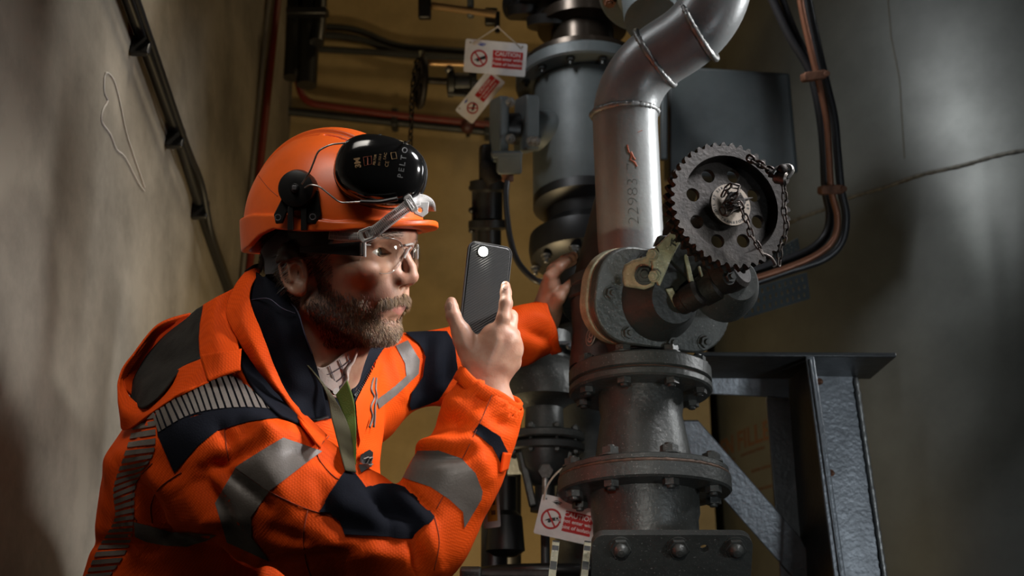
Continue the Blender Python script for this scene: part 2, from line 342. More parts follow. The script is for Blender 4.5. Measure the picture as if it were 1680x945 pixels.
quadbox([(1100, 110), (1292, 122), (1306, 280), (1100, 288)], 2.694, .005, 'door', M_blue, t, .002)
for z_ in (-.05, .07):
    p_ = W(1160, 200, 2.8); MB().box(at(p_.x, (p_.y+BY)/2-.0, p_.z+z_), .03, BY-p_.y, .03).build('mounting_rail', M_greyD, t)
tag(quadbox([(1085, 150), (1096, 150), (1096, 262), (1085, 262)], 2.6, .03, 'support_strut', M_blue, None), 'narrow grey strut beside the silver pipe, left of the cabinet', 'strut')
# ================================================================== cables on the tank's left
t = thing('cable_run', 'copper and black cables strapped together beside the grey tank', 'cable', W(1360, 310, 2.45))
cab = lambda pts, d, r, m, nm: MB().tube(crom([W(a, b_, d) for a, b_ in pts], 8), r, 12).build(nm, m, t)
cab([(1306, -60), (1313, 0), (1325, 60), (1340, 122), (1355, 190), (1360, 250), (1364, 312), (1374, 355), (1368, 392), (1340, 418), (1290, 440), (1230, 459), (1150, 478)], 2.45, .0068, M_copper, 'copper_cable')
cab([(1318, -60), (1326, 0), (1338, 60), (1352, 122), (1368, 190), (1374, 250), (1380, 312), (1388, 355), (1380, 398), (1350, 426), (1290, 446), (1230, 466), (1150, 486)], 2.47, .0085, M_cable, 'black_cable')
cab([(1240, -60), (1268, 0), (1296, 60), (1330, 118), (1346, 190), (1352, 250), (1355, 312), (1362, 350), (1356, 384), (1330, 410), (1280, 430), (1220, 448), (1150, 462)], 2.49, .0095, M_cable, 'black_cable')
cab([(1262, -60), (1284, 0), (1308, 60), (1336, 112)], 2.5, .007, M_cable, 'black_cable')
for a, b_, an in ((1337, 124, .15), (1365, 311, .05)):
    Mx = camframe(a, b_, 2.44, (.12, 0, 1), (1, an, 0)); MB().prism(Mx @ at(0, 0, -.02), rrect(.048, .018, .006), .026).build('strap', M_rust, t, bevel=.002); MB().cyl(Mx @ at(.022, 0, .004), .006, .006, 12).build('screw', M_rust, t)
# perforated cable tray
t = thing('cable_tray', 'perforated grey cable tray running up behind the toothed wheel', 'cable tray', W(1300, 470, 2.62))
def tray(pts, d):
    P = [W(a, b_, dd) for (a, b_), dd in zip(pts, d)]; x = P[1]-P[0]; L = x.length; x.normalize(); n = x.cross(P[3]-P[0]).normalized(); Hh = (P[3]-P[0]).length
    Mt = frame(P[0], n, x); y = (Mt.inverted() @ P[3]); sgn = 1 if y.y > 0 else -1
    hs = []; k = int(L/.017)
    for i in range(k):
        for j in range(3):
            cx = L*(i+.5)/k+(j % 2)*.004; cy = sgn*Hh*(.2+.3*j); hs.append([(p[0]+cx, p[1]+cy) for p in rrect(.0075, Hh*.19, .0036, 2)])
    out = [(0, 0), (L+.008, 0), (L+.008, sgn*Hh), (0, sgn*Hh)]
    MB().plate(Mt, out, hs, .002).build('perforated_side', M_blue, t)
    return Mt
tray([(1215, 478), (1320, 448), (1320, 484), (1215, 524)], (2.5, 2.62, 2.62, 2.5))
tray([(1255, 420), (1306, 392), (1306, 428), (1255, 440)], (2.62, 2.7, 2.7, 2.62))
# ================================================================== steel frame at the tank
t = thing('steel_support', 'welded grey steel support frame with diagonal brace standing by the tank', 'frame', V3((W(1340, 700, 2.1).x, W(1340, 700, 2.1).y, 0)))
def hplate(p0, p1, d0, d1, back, th, name, m=None):     # horizontal shelf seen from below
    A, B = W(*p0, d0), W(*p1, d1); A.z = B.z = (A.z+B.z)/2; Y = V3((0, back, 0)); Z = V3((0, 0, th)); b_ = MB()
    b_.add([A, B, B+Y, A+Y, A+Z, B+Z, B+Y+Z, A+Y+Z], [(3, 2, 1, 0), (4, 5, 6, 7), (0, 1, 5, 4), (1, 2, 6, 5), (2, 3, 7, 6), (3, 0, 4, 7)]); return b_.build(name, m or M_shelf, t, bevel=.002)
hplate((1140, 576), (1472, 594), 2.08, 2.08, .16, .008, 'top_plate')
quadbox([(1322, 584), (1336, 584), (1394, 990), (1374, 990)], [2.08, 2.08, 1.98, 1.98], .006, 'post_flange', M_frame, t, .002)
quadbox([(1290, 588), (1327, 586), (1382, 990), (1318, 990)], [2.26, 2.10, 2.0, 2.16], .006, 'post_web', M_greyD, t, .002)  # dark grey here stands for the shade between post and upright
quadbox([(1332, 588), (1404, 618), (1458, 990), (1380, 990)], [2.22, 2.22, 2.12, 2.12], .012, 'gusset', M_frame, t, .002)
weld([W(1404+54*k/60, 620+370*k/60, 2.215-.1*k/60) for k in range(61)], .0042, t, M_weld, False)
weld([W(1329+52*k/60, 590+370*k/60, 2.075-.09*k/60) for k in range(61)], .002, t, M_frame, False)
quadbox([(1130, 605), (1300, 610), (1300, 654), (1130, 645)], 2.25, .01, 'cross_bar', M_frame, t, .002)
quadbox([(1257, 652), (1300, 655), (1330, 990), (1284, 990)], [2.24, 2.24, 2.15, 2.15], .01, 'upright', M_frame, t, .002)
weld([W(1258+36*k/20, 652+3*k/20, 2.238) for k in range(21)], .003, t, M_frame, False)
quadbox([(1118, 690), (1146, 690), (1312, 880), (1345, 940), (1345, 990), (1310, 958), (1118, 742)], 2.14, .012, 'brace', M_frame, t, .002)
for a, b_ in ((1344, 626), (1363, 776), (1376, 930)): dome_bolt(camframe(a, b_, 2.09, (.6, 0, 1)), .0055, t, M_rust)
ft = W(1350, 990, 2.05); MB().box(at(ft.x, ft.y, ft.z/2), .05, .05, ft.z+.05).build('leg', M_frame, t, bevel=.003)
ft = W(1306, 990, 2.16); MB().box(at(ft.x, ft.y, ft.z/2), .05, .04, ft.z+.05).build('leg', M_frame, t, bevel=.003)
# left frame piece behind
t2 = thing('steel_bracket', 'dark steel bracket with a thin rod behind the far sleeve cuff', 'bracket', W(900, 640, 2.25)); tt = t; t = t2
quadbox([(838, 596), (940, 600), (940, 636), (836, 634)], 2.2, .012, 'web', M_frame, t, .002)
hplate((905, 566), (985, 566), 2.2, 2.2, .1, .008, 'top_plate', M_frame)
MB().tube([W(934, 568, 2.1), W(940, 574, 2.1), W(962, 600, 2.1)], .0035, 10).build('rod', M_frame, t); MB().ball(frame(W(934, 568, 2.1), FW), .006).build('rod_end', M_frame, t)
# ================================================================== main valve column
AX = W(1051, 640, 1.9); ax, ay = AX.x, AX.y
col_z = lambda py, r: z_at(ax, ay-r, py)       # height of the near rim edge shown at row py
t = thing('pipe_spool', 'flanged dark grey pipe spool with two thick flanges in the foreground', 'pipe spool', (ax, ay, 0)); spool = t
R1, R2 = .1115, .131
z1t, z1m, z1b = col_z(577, R1), col_z(603, R1), col_z(619, R1); z2t, z2m, z2b = col_z(749, R2), col_z(762, R2), col_z(791, R2)
c = .003
MB().lathe(at(ax, ay, 0), [(.05, z1t), (R1-c, z1t), (R1, z1t-c), (R1, z1m+c), (R1-c, z1m+.001)], 72).build('upper_flange', M_grey, t)
MB().lathe(at(ax, ay, 0), [(R1-.006, z1m+.0012), (R1-.006, z1m-.002)], 72, False).build('gasket', M_rust, t)
MB().lathe(at(ax, ay, 0), [(R1-c, z1m-.001), (R1, z1m-.001-c), (R1, z1b+c), (R1-c, z1b), (.05, z1b)], 72).build('lower_flange', M_grey, t)
prof = [(.066, z1b+.001), (.0655, z1b-.02), (.063, z1b-.035)]+[(.063+(.0755-.063)*k/8, (z1b-.035)+(z2t+.006-z1b+.035)*k/8) for k in range(1, 9)]+[(.08, z2t)]
MB().lathe(at(ax, ay, 0), prof[::-1], 64, False).build('reducer', M_grey, t)
MB().lathe(at(ax, ay, 0), [(.06, z2t), (R2-.006, z2t), (R2-.003, z2t-.002), (R2-.003, z2m+.003), (R2-.008, z2m)], 72).build('upper_flange', M_grey, t)
weld(ring(at(ax, ay, z2m), R2-.004, 120), .0022, t, mat('rusty_joint', (.12, .07, .045), .55, .3, .6, 200, .5, 90), name='gasket')
MB().lathe(at(ax, ay, 0), [(R2-.008, z2m), (R2, z2m-.003), (R2, z2b+c), (R2-c, z2b), (.06, z2b)], 72).build('lower_flange', M_grey, t)
MB().lathe(at(ax, ay, 0), [(.082, z2b+.001), (.082, z2b-.03), (.079, z2b-.04), (.079, .0)], 56).build('lower_pipe', M_grey, t)
for zt, zb, rr, n, a0, br in ((z1t, z1b, .093, 8, .42, .0128), (z2t, z2b, .111, 8, .24, .0135)):
    for k in range(n):
        a = a0+2*PI*k/n; bolt(at(ax+rr*math.cos(a), ay+rr*math.sin(a), zt) @ Matrix.Rotation(.3*k, 4, 'Z'), br, t, M_grey, back=zt-zb, stud=.35)
th_ = R(3.5); zm_ = (z1t+z2b)/2; spool.rotation_euler = (-th_, 0, 0); spool.location.y -= zm_*math.sin(th_); spool.location.z += zm_*(1-math.cos(th_))
# clamp plate with domed bolts
t = thing('clamp_plate', 'thick dark plate with three domed bolts at the foot of the spool', 'plate', W(1100, 945, 1.68))
Mp = camframe(1101, 945, 1.68, (0, -.30, 1)); s = 1.68/F
po = rrect(262*s, 175*s, 22*s, 8, 0, -12*s); 
MB().plate(Mp @ at(0, 0, -.014), po, [circ(52*s, 50*s, 7*s)], .014).build('plate', M_grey, t, bevel=.0016)
for px in (1016, 1110, 1203): dome_bolt(Mp @ at((px-1101)*s, 53*s, 0), 17*s, t, M_grey)
for x_ in (-.07, .07):
    c_ = Mp @ V3((x_, -.045, -.014)); e_ = V3((ax+x_*.6, ay-.06, c_.z+.01)); MB().tube([c_, e_], .014, 12).build('arm', M_greyD, t)
t = thing('lifting_lugs', 'pair of upright steel lugs with worn pale edges, lower centre', 'bracket', W(930, 960, 1.68))
for a in (900, 952):
    Ml = frame(W(a, 945, 1.68+(.02 if a > 920 else 0)), RT*1.0-FW*.05-UP*.12, UP)   # plate normal to the right
    pr = [(-.09, -.035), (-.01, -.033), (.02, -.024), (.042, -.012), (.05, 0), (.044, .012), (.02, .026), (-.01, .036), (-.09, .04)]
    MB().plate(Ml, [(p[0], p[1]) for p in pr], [circ(.018, .002, .009)] if a < 920 else [], .009).build('lug', M_greyD, t)
    # pale worn edge facing the camera
    b_ = MB(); q = [(p[0], p[1]) for p in pr]; e = crom([(p[0], p[1], 0) for p in pr[4:]] , 4); 
    for k in range(len(e)-1):
        p0, p1 = e[k], e[k+1]; nn = V3((p1.y-p0.y, p0.x-p1.x, 0)).normalized()*-.0006
        b_.add([Ml @ (p0+nn+V3((0, 0, -.0004))), Ml @ (p1+nn+V3((0, 0, -.0004))), Ml @ (p1+nn+V3((0, 0, .0094))), Ml @ (p0+nn+V3((0, 0, .0094)))], [(0, 1, 2, 3)])
    b_.build('worn_edge', M_cream, t)
MB().box(camframe(940, 1030, 1.70, (0, -.3, 1)), .14, .02, .03).build('cross_bar', M_greyD, t, bevel=.003)
t = thing('drain_rod', 'short steel rod with a square nut at the bottom edge', 'rod', W(810, 938, 1.72))
MB().tube([W(790, 942, 1.72), W(900, 944, 1.72)], .008, 16).build('rod', M_iron, t); MB().box(camframe(772, 944, 1.72, (0, 0, 1)), .03, .022, .022).build('nut', M_grey, t, bevel=.003)
MB().tube([W(755, 940, 1.72), W(772, 941, 1.72)], .0065, 12).build('thread', M_iron, t)
# ================================================================== valve body, bonnet
vb = thing('gate_valve', 'heavy dark valve with bolted bonnet and worn cream stem yoke, centre right', 'valve', (ax, ay, z1t))
D = 1.9
# body: stacked lathe from upper flange up, barrel towards the bonnet
bc = W(1085, 500, 1.93)
MB().lathe(at(ax, ay, 0), [(.07, z1t+.0005), (.085, z1t+.01), (.06, z1t+.02), (.062, z1t+.04), (.075, z1t+.06), (.08, z1t+.09), (.07, z1t+.12), (.03, z1t+.14), (0, z1t+.142)], 48).build('body', M_greyD, vb)
Mb = camframe(1092, 492, 1.84, (.36, .06, 1), (1, -.10, .1)); s = 1.84/F
def sq(w_, h_, r): return rrect(w_, h_, r, 10)
MB().prism(Mb @ at(0, 0, -.026), sq(248*s, 160*s, 66*s), .022).build('bonnet_flange', M_grey, vb, bevel=.003)
MB().prism(Mb @ at(-2*s, 0, -.055), sq(252*s, 160*s, 67*s), .027).build('body_flange', M_cream, vb, bevel=.003)
weld([Mb @ V3((p[0]*1.0, p[1]*1.0, -.0275)) for p in sq(245*s, 157*s, 65*s)], .0016, vb, M_rust, name='gasket')
MB().lathe(Mb @ at(0, 0, -.15), [(.05, -.03), (.066, 0), (.07, .06), (.075, .096)], 40).build('neck', M_greyD, vb)
for x, y, r in ((-98, -2, 8.5), (-46, 58, 8.5), (80, -60, 9.5), (104, 28, 9.5), (-60, -62, 8.5), (20, -68, 8.5), (70, 64, 8)):
    bolt(Mb @ at(x*s, y*s, -.004) @ Matrix.Rotation(x, 4, 'Z'), r*s*1.1, vb, M_grey, stud=.6)
# bonnet dome (cast, with lit flat) and gland
MB().lathe(Mb @ at(-8*s, 0, -.004), [(.064, 0), (.060, .008), (.048, .022), (.042, .040), (.038, .05)], 40).build('bonnet', M_greyD, vb)
quadbox([(1022, 447), (1026, 434), (1040, 426), (1066, 419), (1070, 440), (1076, 468), (1058, 475), (1024, 470)], [1.80, 1.80, 1.79, 1.775, 1.775, 1.775, 1.785, 1.80], .02, 'boss', M_cream, vb, .004)
Md = camframe(1057, 452, 1.775, (-.1, .1, 1)); bolt(Md, .0115, vb, M_greyD, stud=.7)
# stem axis from the bonnet out to the wheel
WC = W(1196, 338, 1.70); nW = (RT*.30+UP*.26-FW*.92).normalized()
stem0 = W(1118, 470, 1.83)
ax_dir = nW
MB().cyl(frame(WC-nW*.15, nW), .0115, .17, 20).build('stem', M_steel, vb)
MB().lathe(frame(WC-nW*.15, nW), [(0, 0), (.034, 0), (.036, .01), (.032, .03), (.024, .034), (.022, .05), (.017, .054), (.016, .09), (0, .09)], 28, False).build('gland', M_iron, vb)
# yoke: cream cast plate with ribs, behind the wheel on the left
quadbox([(1070, 412), (1096, 386), (1112, 372), (1120, 392), (1102, 424), (1083, 470), (1071, 452)], [1.75]*7, .02, 'yoke_plate', M_cream, vb, .002)
quadbox([(1074, 404), (1082, 386), (1095, 386), (1092, 402)], 1.765, .03, 'yoke_tab', M_greyD, vb, .002)
quadbox([(1110, 380), (1150, 420), (1142, 470), (1102, 428)], [1.76, 1.79, 1.8, 1.765], .014, 'yoke_side', M_greyD, vb, .002)
quadbox([(1121, 416), (1128, 418), (1141, 470), (1131, 462)], 1.775, .014, 'yoke_rib', M_cream, vb, .0012)
quadbox([(1092, 474), (1104, 472), (1120, 508), (1108, 504)], 1.785, .02, 'yoke_rib', M_cream, vb, .0012)
quadbox([(1146, 438), (1149, 436), (1154, 452), (1151, 455)], 1.77, .01, 'yoke_rib', M_cream, vb, .0008)
for a, b_ in ((1071, 418), (1074, 453)):
    bolt(camframe(a, b_, 1.745, (-.5, .1, 1)), .0075, vb, M_cream, stud=.25)
text_mb('75', .012, camframe(1106, 398, 1.7475, (0, 0, 1), (.2, 1, 0)), bold=.0004).build('cast_number', M_signblack, vb)
# gland cylinders at lower right of stem
for a, b_, d, r, h, v_ in ((1176, 452, 1.80, .034, .055, (.75, .42, .5)), (1150, 478, 1.80, .024, .045, (.8, .45, .4)), (1128, 492, 1.79, .02, .04, (.75, .5, .5))):
    MB().lathe(camframe(a-14, b_+8, d, v_), [(0, 0), (r*.8, 0), (r*.9, .004), (r*.9, h*.3), (r, h*.35), (r, h*.9), (r*.85, h), (r*.45, h), (r*.45, h*.8), (0, h*.8)], 28, False).build('gland_nut', M_iron, vb)
for a, b_ in ((1192, 438), (1195, 456), (1164, 430)): bolt(camframe(a, b_, 1.745, (.5, .3, 1)), .0085, vb, M_greyD, stud=.5)
quadbox([(1224, 432), (1236, 438), (1214, 508), (1199, 502)], [1.80, 1.80, 1.82, 1.82], .016, 'lever', M_greyD, vb, .003)
MB().lathe(camframe(1186, 470, 1.83, (.35, .2, 1)), [(0, .05), (.03, .05), (.05, .02), (.055, 0)], 28).build('cover', M_grey, vb)
# ================================================================== branch with emblem and flange at the left of the valve
t = thing('branch_pipe', 'dark branch pipe with a tilted double flange that the far hand grips', 'pipe', W(970, 520, 1.98))
a1 = W(1008, 494, 2.0); a0 = W(1032, 318, 2.05); dr = ((a0-a1).normalized()+FW*.22).normalized(); Mf = frame(a1, dr, RT)
MB().lathe(Mf, [(.074, .01), (.072, .03), (.054, .19), (.05, .21)], 48, False).build('reducer', mat('warm_grey_paint', (.085, .078, .068), .45, .3, .3, 120, .3, 14), t)
for z, m_ in ((.008, MATS['warm_grey_paint']), (-.015, M_greyD)):
    MB().lathe(Mf @ at(0, 0, z-.010), [(.03, 0), (.081, 0), (.084, .003), (.084, .019), (.081, .022), (.03, .022)], 64).build('flange', m_, t)
MB().tube([W(985, 480, 1.98), W(978, 545, 1.95), W(985, 600, 1.93)], lambda u_: .05-.012*math.sin(u_*PI), 32).build('elbow', mat('dark_red_brown', (.05, .032, .028), .5, .2, .5, 120, .4, 20), t)
Me = camframe(971, 551, 1.90, (-.55, .05, 1), (.3, 1, 0)); MB().prism(Me, [(p[0]*1.9, p[1]*.9) for p in circ(0, 0, .0095, 24)], .003).build('emblem', M_grey, t)
MB().tube([Me @ V3((p[0]*1.7, p[1]*.75, .003)) for p in circ(0, 0, .0095, 24)], .0009, 6, closed=True).build('emblem_rim', M_steel, t)
text_mb('CCN', .010, Me @ at(0, 0, .0031), bold=.0003).build('raised_letters', M_steel, t)
# ================================================================== silver pipe with welds
t = thing('silver_pipe', 'large silver grey pipe bending over the valve with welded joints', 'pipe', W(1038, 460, 1.96))
d0 = 1.97; PR = .0535
P0, C1, C2, P3 = W(1038, 470, d0), W(1022, 128, d0+.06), W(1183, 28, d0-.0), W(1178, -260, d0+.05)
path = roundpath([P0, C1, C2, P3], .085, 14)
MB().tube(path, PR, 64).build('pipe', M_pipe, t, sharp=60)
def wring(p, d_, rr=PR, w_=.0044): return weld(ring(frame(p, d_), rr-.0002, 110), w_, t, M_weld)
e1 = (C1-P0).normalized(); e2 = (C2-C1).normalized(); e3 = (P3-C2).normalized()
wring(C1-e1*.062, e1); wring(C1+e2*.062, e2+e1*.1); wring(C2-e2*.04, e2); wring(C2+e3*.085, e3)
def on_pipe(px, py, c0=P0, dirv=e1, r=PR):
    o_ = CAM; u = (W(px, py, 1)-CAM).normalized(); a = u-dirv*u.dot(dirv); q = (o_-c0); q = q-dirv*q.dot(dirv); A = a.dot(a); B = 2*a.dot(q); C = q.dot(q)-r*r
    return o_+u*((-B-math.sqrt(max(B*B-4*A*C, 0)))/(2*A))
def scrawl(strokes, m, r, nm):
    b_ = MB()
    for st in strokes: b_.tube([on_pipe(a, b2) for a, b2 in st], r, 5)
    return b_.build(nm, m, t)
crayon = mat('crayon_grey', (.05, .05, .05), .7); rustp = mat('rust_mark', (.38, .10, .05), .7)
cf = lambda x, y: (940+x/2.25, y/2.25)
q_ = text_mb('/22983 7', .030, camframe(1039, 322, 1.90, (0, 0, 1), (-.03, 1, 0)) @ Matrix.Diagonal((1, .8, 1, 1)), .00001, bold=-.0010); o_ = MB(); v_ = []
for p in q_.v:
    u_ = V3(p)-CAM; d_ = u_.dot(FW); o = on_pipe(840+F*u_.dot(RT)/d_, 472.5-F*u_.dot(UP)/d_); v_.append(o-(o-CAM).normalized()*.0003)
o_.add(v_, q_.f); o_.build('crayon_number', crayon, t)
b_ = MB()
for q in ([(200, 535), (206, 560), (216, 570), (212, 590), (228, 600), (236, 615)], [(214, 560), (222, 580), (230, 590)], [(240, 488), (256, 481)]):
    b_.tube([on_pipe(*cf(*p)) for p in q], .0016 if q[0][0] < 240 else .0006, 6)
b_.build('rust_mark', rustp, t)
# ================================================================== toothed chain wheel
t = thing('chain_sprocket', 'round cast iron chain wheel with teeth and eight holes', 'wheel', WC); MW = frame(WC, nW, RT); RW = .0925
nT = 42; out = []
for k in range(nT*4):
    a = 2*PI*k/(nT*4); q = k % 4; rr = RW*(1.0 if q in (0,) else .985 if q == 1 else .93 if q == 2 else .94); out.append((rr*math.cos(a), rr*math.sin(a)))
inner = circ(0, 0, RW*.78, 64)
MB().plate(MW @ at(0, 0, -.002), out, [inner], .010).build('toothed_rim', M_iron, t, sharp=25)
MB().plate(MW @ at(0, 0, -.022), [( p[0]*.985, p[1]*.985) for p in out], [circ(0, 0, RW*.78, 64)], .008).build('toothed_rim', M_iron, t, sharp=25)
MB().plate(MW @ at(0, 0, -.015), circ(0, 0, RW*.90, 64), [inner], .014).build('rim_channel', M_iron, t)
holes = [circ(RW*.56*math.cos(R(22.5+6)+k*PI/4), RW*.56*math.sin(R(22.5+6)+k*PI/4), .0100, 24) for k in range(8)]
MB().plate(MW @ at(0, 0, -.018), circ(0, 0, RW*.79, 64), holes, .008).build('web', M_iron, t)
MB().lathe(MW, [(RW*.80, .0078), (RW*.775, .0062), (RW*.76, -.004), (RW*.74, -.0095)], 64, False).build('inner_lip', M_iron, t)
MB().lathe(MW @ at(0, 0, -.02), [(.016, 0), (.020, .02), (.031, .022), (.031, .0245), (0, .0245)], 40).build('hub', M_iron, t)
M_tag = mat('tag_metal', (.20, .165, .13), .5, .3, .2, 200, .25, 50)
MB().lathe(MW @ at(0, 0, .0046), [(.0302, 0), (.0302, .0012), (0, .0012)], 40).build('name_plate', M_tag, t)
b_ = MB()
for s_, a0_, st in (('OIL AT 250 F', 205, -9.5), ('TRANSFORM', 300, 11), ('60 T', 5, -11)):
    for k, chh in enumerate(s_):
        an = R(a0_+k*st)
        if s_ == 'TRANSFORM': an = R(235+k*10.5); Mt = MW @ Matrix.Rotation(an, 4, 'Z') @ at(.0262, 0, .0059) @ Matrix.Rotation(R(90), 4, 'Z')
        else: Mt = MW @ Matrix.Rotation(an, 4, 'Z') @ at(.0262, 0, .0059) @ Matrix.Rotation(R(-90), 4, 'Z')
        q = text_mb(chh, .0050, Mt, .0002, bold=.0002); b_.add(q.v, q.f)
b_.build('lettering', M_signblack, t)
# stem end with pins on the hub
MB().cyl(MW @ at(0, 0, .004), .011, .022, 18).build('stem_end', M_iron, t)
MB().prism(MW @ at(0, 0, .012), hexa(.015), .010).build('nut', M_iron, t)
for a, l in ((118, .022), (20, .027), (200, .014)): MB().lathe(MW @ at(0, 0, .014) @ Matrix.Rotation(R(a), 4, 'Z') @ Matrix.Rotation(R(90), 4, 'Y') @ at(0, 0, .006), [(.0032, 0), (.0022, l*.6), (0, l)], 8).build('pin', M_iron, t)
# chain
tc = thing('chain', 'rusty steel chain looped from the wheel hub to the padlock', 'chain', W(1230, 400, 1.67))
def chain(pts, parent, L=.0125, r=.0014, w_=.0036, m=None, nm='chain_link'):
    P = crom(pts, 30); acc = [0]
    for a, b2 in zip(P, P[1:]): acc.append(acc[-1]+(b2-a).length)
    n = int(acc[-1]/(L-2*r)); j = 0
    def mkl(b_):
        pp = [];
        for k in range(16):
            a = 2*PI*k/16; pp.append((w_*math.cos(a), 0, (L/2-w_)*(1 if math.sin(a) > 0 else -1)*(1 if abs(math.sin(a)) > .01 else 0)+w_*math.sin(a)))
        b_.tube(pp, r, 7, closed=True)
    for i in range(n):
        s0 = acc[-1]*(i+.5)/n
        while j < len(acc)-2 and acc[j+1] < s0: j += 1
        f_ = (s0-acc[j])/max(1e-9, acc[j+1]-acc[j]); p = P[j].lerp(P[j+1], f_); d_ = (P[min(j+2, len(P)-1)]-P[max(j-1, 0)]).normalized()
        Mx = frame(p, d_, FW) @ Matrix.Rotation((.5 if i % 2 else -.9)+random.uniform(-.3, .3), 4, 'Z'); stamp(nm, ('link', L, r), mkl, Mx, parent, m or M_chain)
chain([W(1185, 322, 1.655), W(1196, 306, 1.65), W(1212, 308, 1.65), W(1206, 322, 1.645), W(1190, 335, 1.65), W(1212, 332, 1.645), W(1219, 348, 1.65), W(1228, 368, 1.65), W(1232, 384, 1.65), W(1243, 402, 1.65), W(1252, 418, 1.65)], tc)
chain([W(1184, 340, 1.655), W(1190, 352, 1.65), W(1200, 345, 1.65), W(1215, 340, 1.65)], tc)
chain([W(1284, 292, 1.655), W(1287, 320, 1.655), W(1286, 345, 1.655), W(1290, 370, 1.655), W(1286, 392, 1.655), W(1280, 410, 1.655), W(1278, 436, 1.655)], tc)
chain([W(1228, 258, 1.68), W(1240, 266, 1.675), W(1252, 272, 1.67), W(1264, 280, 1.665), W(1276, 286, 1.66)], tc, .012, .002, .0045)
MB().tube(crom([W(1250, 416, 1.65), W(1264, 422, 1.65), W(1272, 434, 1.65), W(1268, 438, 1.65)], 6), .0021, 8).build('hook', M_chain, tc)
M_padlock = mat('dark_worn_steel', (.16, .145, .13), .35, .8, .3, 200, .5, 90)
t = thing('padlock', 'round steel padlock hanging from the right edge of the chain wheel', 'padlock', W(1284, 290, 1.65))
Mx = camframe(1286, 292, 1.655, (.8, -.2, .5)); MB().lathe(Mx @ at(0, 0, -.014), [(0, 0), (.007, 0), (.0095, .003), (.0095, .017), (.007, .02), (0, .02)], 24).build('body', M_padlock, t)
MB().ball(camframe(1284, 277, 1.65, (0, 0, 1)), .007).build('cap', M_iron, t)
MB().tube(crom([W(1292, 292, 1.65), W(1300, 280, 1.65), W(1294, 272, 1.655), W(1276, 276, 1.655), W(1268, 286, 1.655)], 6), .0032, 10).build('shackle', M_steel, t)
MB().tube([W(1262, 284, 1.66), W(1278, 288, 1.655)], .0055, 12).build('barrel', M_iron, t)
# ================================================================== rear vessel
VX = W(958, 200, 2.65); vx, vy = VX.x, VX.y; zz = lambda py, r: z_at(vx, vy-r, py)
t = thing('filter_vessel', 'blue grey cylindrical vessel with bolted top flange behind the pipe', 'vessel', (vx, vy, 0))
VB = .112; VF = .148
MB().lathe(at(vx, vy, 0), [(VB, zz(300, VB)), (VB, zz(110, VB))], 56, False).build('body', M_blue, t)
zt = zz(92, VF); MB().lathe(at(vx, vy, 0), [(.05, zt), (VF-.004, zt), (VF, zt+.004), (VF, zt+.028), (VF-.004, zt+.032), (.05, zt+.032)], 64).build('top_flange', M_blue, t)
MB().lathe(at(vx, vy, 0), [(VF-.012, zt+.034), (VF-.012, zt+.05), (VF-.03, zt+.056), (.0, zt+.06)], 56).build('cover', mat('brassy_black', (.05, .038, .028), .28, .7, .1, 80), t)
for k in range(12):
    a = -PI/2+2*PI*(k+.5)/12; bolt(at(vx+.13*math.cos(a), vy+.13*math.sin(a), zt) @ Matrix.Rotation(PI, 4, 'X'), .008, t, M_greyD, stud=1.1)
zl = zz(300, VB)
MB().lathe(at(vx, vy, 0), [(.08, zl-.30), (.105, zl-.28), (.105, zl-.255), (.075, zl-.25), (.07, zl-.16), (.10, zl-.155), (.118, zl-.14), (.122, zl-.115), (.12, zl-.09), (.1, zl-.08), (.085, zl-.06), (.088, zl-.035), (.112, zl-.02), (VB, zl+.001)][::1], 56, False).build('lower_body', M_black, t)
MB().lathe(at(vx, vy, 0), [(.075, 0), (.075, zl-.36), (.13, zl-.355), (.13, zl-.33), (.08, zl-.325), (.08, zl-.295)], 48).build('foot', M_greyD, t)
for k in range(10):
    a = 2*PI*k/10; bolt(at(vx+.108*math.cos(a), vy+.108*math.sin(a), zl-.155) @ Matrix.Rotation(PI, 4, 'X'), .009, t, M_steel, stud=1)
th_ = R(4); zm_ = zt; t.rotation_euler = (-th_, 0, 0); t.location.y -= zm_*math.sin(th_); t.location.z += zm_*(1-math.cos(th_))
# overhead dark pipework
t = thing('overhead_pipework', 'dark overhead pipe with stepped couplings at the top, left of the flange', 'pipe', W(900, 0, 2.7))
MB().lathe(at(vx, vy, 0), [(.07, zt+.0605), (.07, zt+.14), (.1, zt+.145), (.1, zt+.17), (.06, zt+.18), (.06, zt+.5)], 48).build('riser', MATS['brassy_black'], t)
MB().lathe(frame(W(905, 46, 2.72), UP+RT*.04), [(.02, 0), (.055, .0), (.058, .02), (.04, .025), (.04, .05), (.075, .055), (.075, .085), (.05, .09), (.05, .3)], 36).build('coupling', M_black, t)
MB().lathe(frame(W(862, 28, 2.75), UP), [(.01, 0), (.04, 0), (.045, .02), (.03, .03), (.03, .3)], 28).build('coupling', M_black, t)
MB().tube([W(840, 8, 2.8), W(930, 10, 2.7)], .035, 24).build('cross_pipe', M_black, t)
# round flange, top centre, seen from below
t = thing('overhead_flange', 'round grey flange with a rusty bolt seen from below, top centre', 'flange', W(1050, 0, 2.35))
Mx = frame(W(1062, -14, 2.3), -V3((0, 0, 1))*.8-FW*.55+RT*.0, RT)
MB().lathe(Mx, [(.05, 0), (.088, 0), (.092, -.004), (.092, -.024), (.088, -.028), (.04, -.028)][::-1], 56).build('flange', M_blue, t)
MB().lathe(Mx, [(.03, .001), (.058, .001), (.058, .012), (.05, .016), (.05, .10), (0, .10)], 40).build('blank', M_blue, t)
for k in range(6): bolt(Mx @ Matrix.Rotation(R(137+60*k), 4, 'Z') @ at(.073, 0, 0), .010, t, M_rust, stud=.3)
MB().tube([Mx @ V3((0, 0, -.02)), Mx @ V3((0, 0, -.4))], .05, 32).build('pipe', M_greyD, t)
